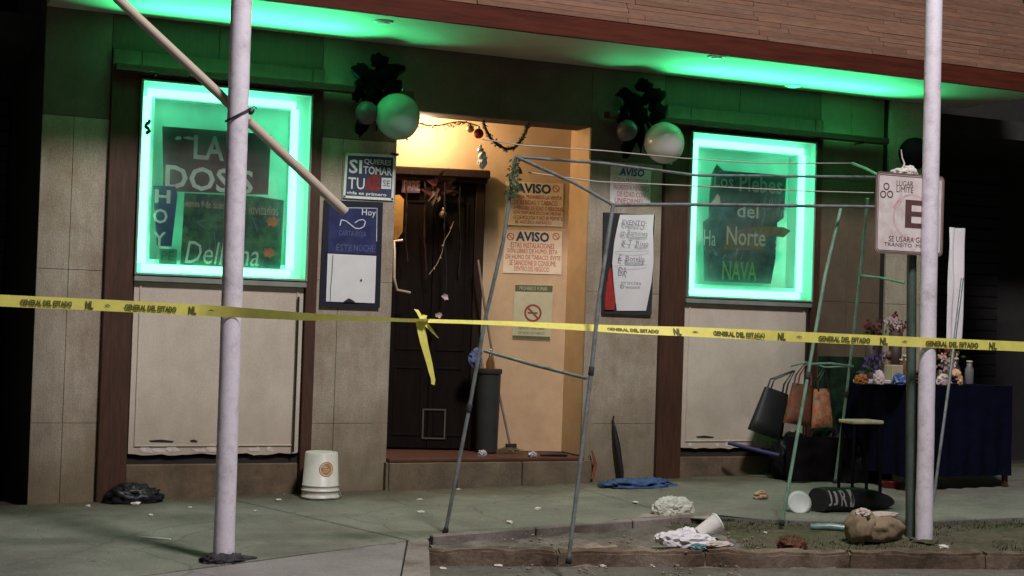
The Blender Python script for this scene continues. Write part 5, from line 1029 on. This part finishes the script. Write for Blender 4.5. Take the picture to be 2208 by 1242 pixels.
for k, (px, py, rx, rz, lab) in enumerate(((1722, 1035, .19, .22, 'bulging black plastic bag under the patterned handbag'), (1800, 1035, .20, .26, 'bulging black plastic bag under the green cloth between the stall legs'), (1868, 1040, .15, .20, 'smaller black plastic bag beside the stool under the stall table'))):
    p = gnd(px, py); b = B(); blob(b, p + Vector((0, .1, rz * .8)), (rx, .16, rz), .3, 2.3, 4, k + 21, p.z, ridged=True); tag(obj('black_bag', b, M('bin_bag', (.006, .006, .008), .45, var=.4, spec=.2), None), lab, 'bag', 'black bags heaped under the stall')
p = at(1857, 905, -1.55); t = thing('stool', 'low wooden stool with pale worn seat by the stall table', 'stool', Vector((p.x, p.y, gz(p.x, p.y))))
b = B(); box(b, Frame(p, (1, 0, 0)), -.16, .16, -.032, 0, -.11, .11, .008); obj('seat', b, M('worn_wood', (.42, .38, .24), .7, var=.3, scale=14), t)
for sx in (-.13, .13):
    for sy in (-.08, .08): b = B(); q = p + Vector((sx, sy, -.033)); tube(b, [q, Vector((q.x + sx * .15, q.y + sy * .2, gz(q.x, q.y)))], .014, 8); obj('leg', b, MATS['black_cloth'], t)
b = B(); a, c = at(1570, 955, -.22), gnd(1895, 1040); tube(b, [a, a + (c - a) * .5 + Vector((0, 0, .01)), c + Vector((0, 0, .02))], [.018, .022, .016], 10); o = obj('blue_tube', b, M('blue_tube_cloth', (.022, .022, .10), .6, var=.3), None); tag(o, 'long dark blue tube leaning from under right window to the sidewalk', 'tube')
for k, (px, lab) in enumerate(((1890, 'plastic soda bottle under the stall table, left of two'), (1914, 'plastic soda bottle with red base under the stall table'))):
    p = gnd(px, 1030); p = Vector((p.x, p.y, gz(p.x, p.y))); t = thing('soda_bottle', lab, 'bottle', p, 'soda bottles under the stall table')
    b = B(); lathe(b, p, [(.036, 0), (.042, .012), (.042, .08), (.038, .10), (.042, .12), (.042, .19), (.014, .255), (.013, .28)], 18); obj('body', b, M('dark_cola', (.03, .03, .06), .12, var=.3), t); b = B(); lathe(b, p + Vector((0, 0, .10)), [(.0425, 0), (.0425, .07)], 18); obj('label_band', b, M('pale_label', (.10, .13, .30), .5, var=.5, scale=40), t); b = B(); lathe(b, p + Vector((0, 0, .281)), [(.016, 0), (.016, .02)], 12); obj('cap', b, PRINTW, t)
p = gnd(1920, 1052); b = B(); lathe(b, p, [(.06, 0), (.085, .06), (.09, .065), (.08, .06), (.02, .015)], 18); o = obj('red_bowl', b, M('red_plastic', (.32, .02, .025), .4, var=.2), None); tag(o, 'small red plastic bowl on the sidewalk left of the right pole', 'bowl')
b = B(); sheet(b, Frame((5.70, -.65, 0), (1, .1, 0)), 0, .2, .98, 2.12, lambda i, j: .03 * math.sin(i * 9) + .02 * mnoise.noise((i * 4, j * 3, 1)), 30, 20); o = obj('white_tarp', b, M('white_tarp', (.78, .74, .78), .6, var=.06), None); tag(o, 'bright white sheet hanging at the far right behind the pole', 'sheet')
balloon(1972, 330, .15, -.6, BK, 'black balloon behind the top of the street sign', ax=(.2, 0, 1))
b = B(); tube(b, [gnd(2012, 1082) + Vector((0, 0, 0)), at(2050, 800, -1.9), at(2075, 600, -1.7)], .013, 8); o = obj('leaning_tube', b, TUBEG, None); tag(o, 'thin grey tube leaning just right of the right white pole', 'tube')
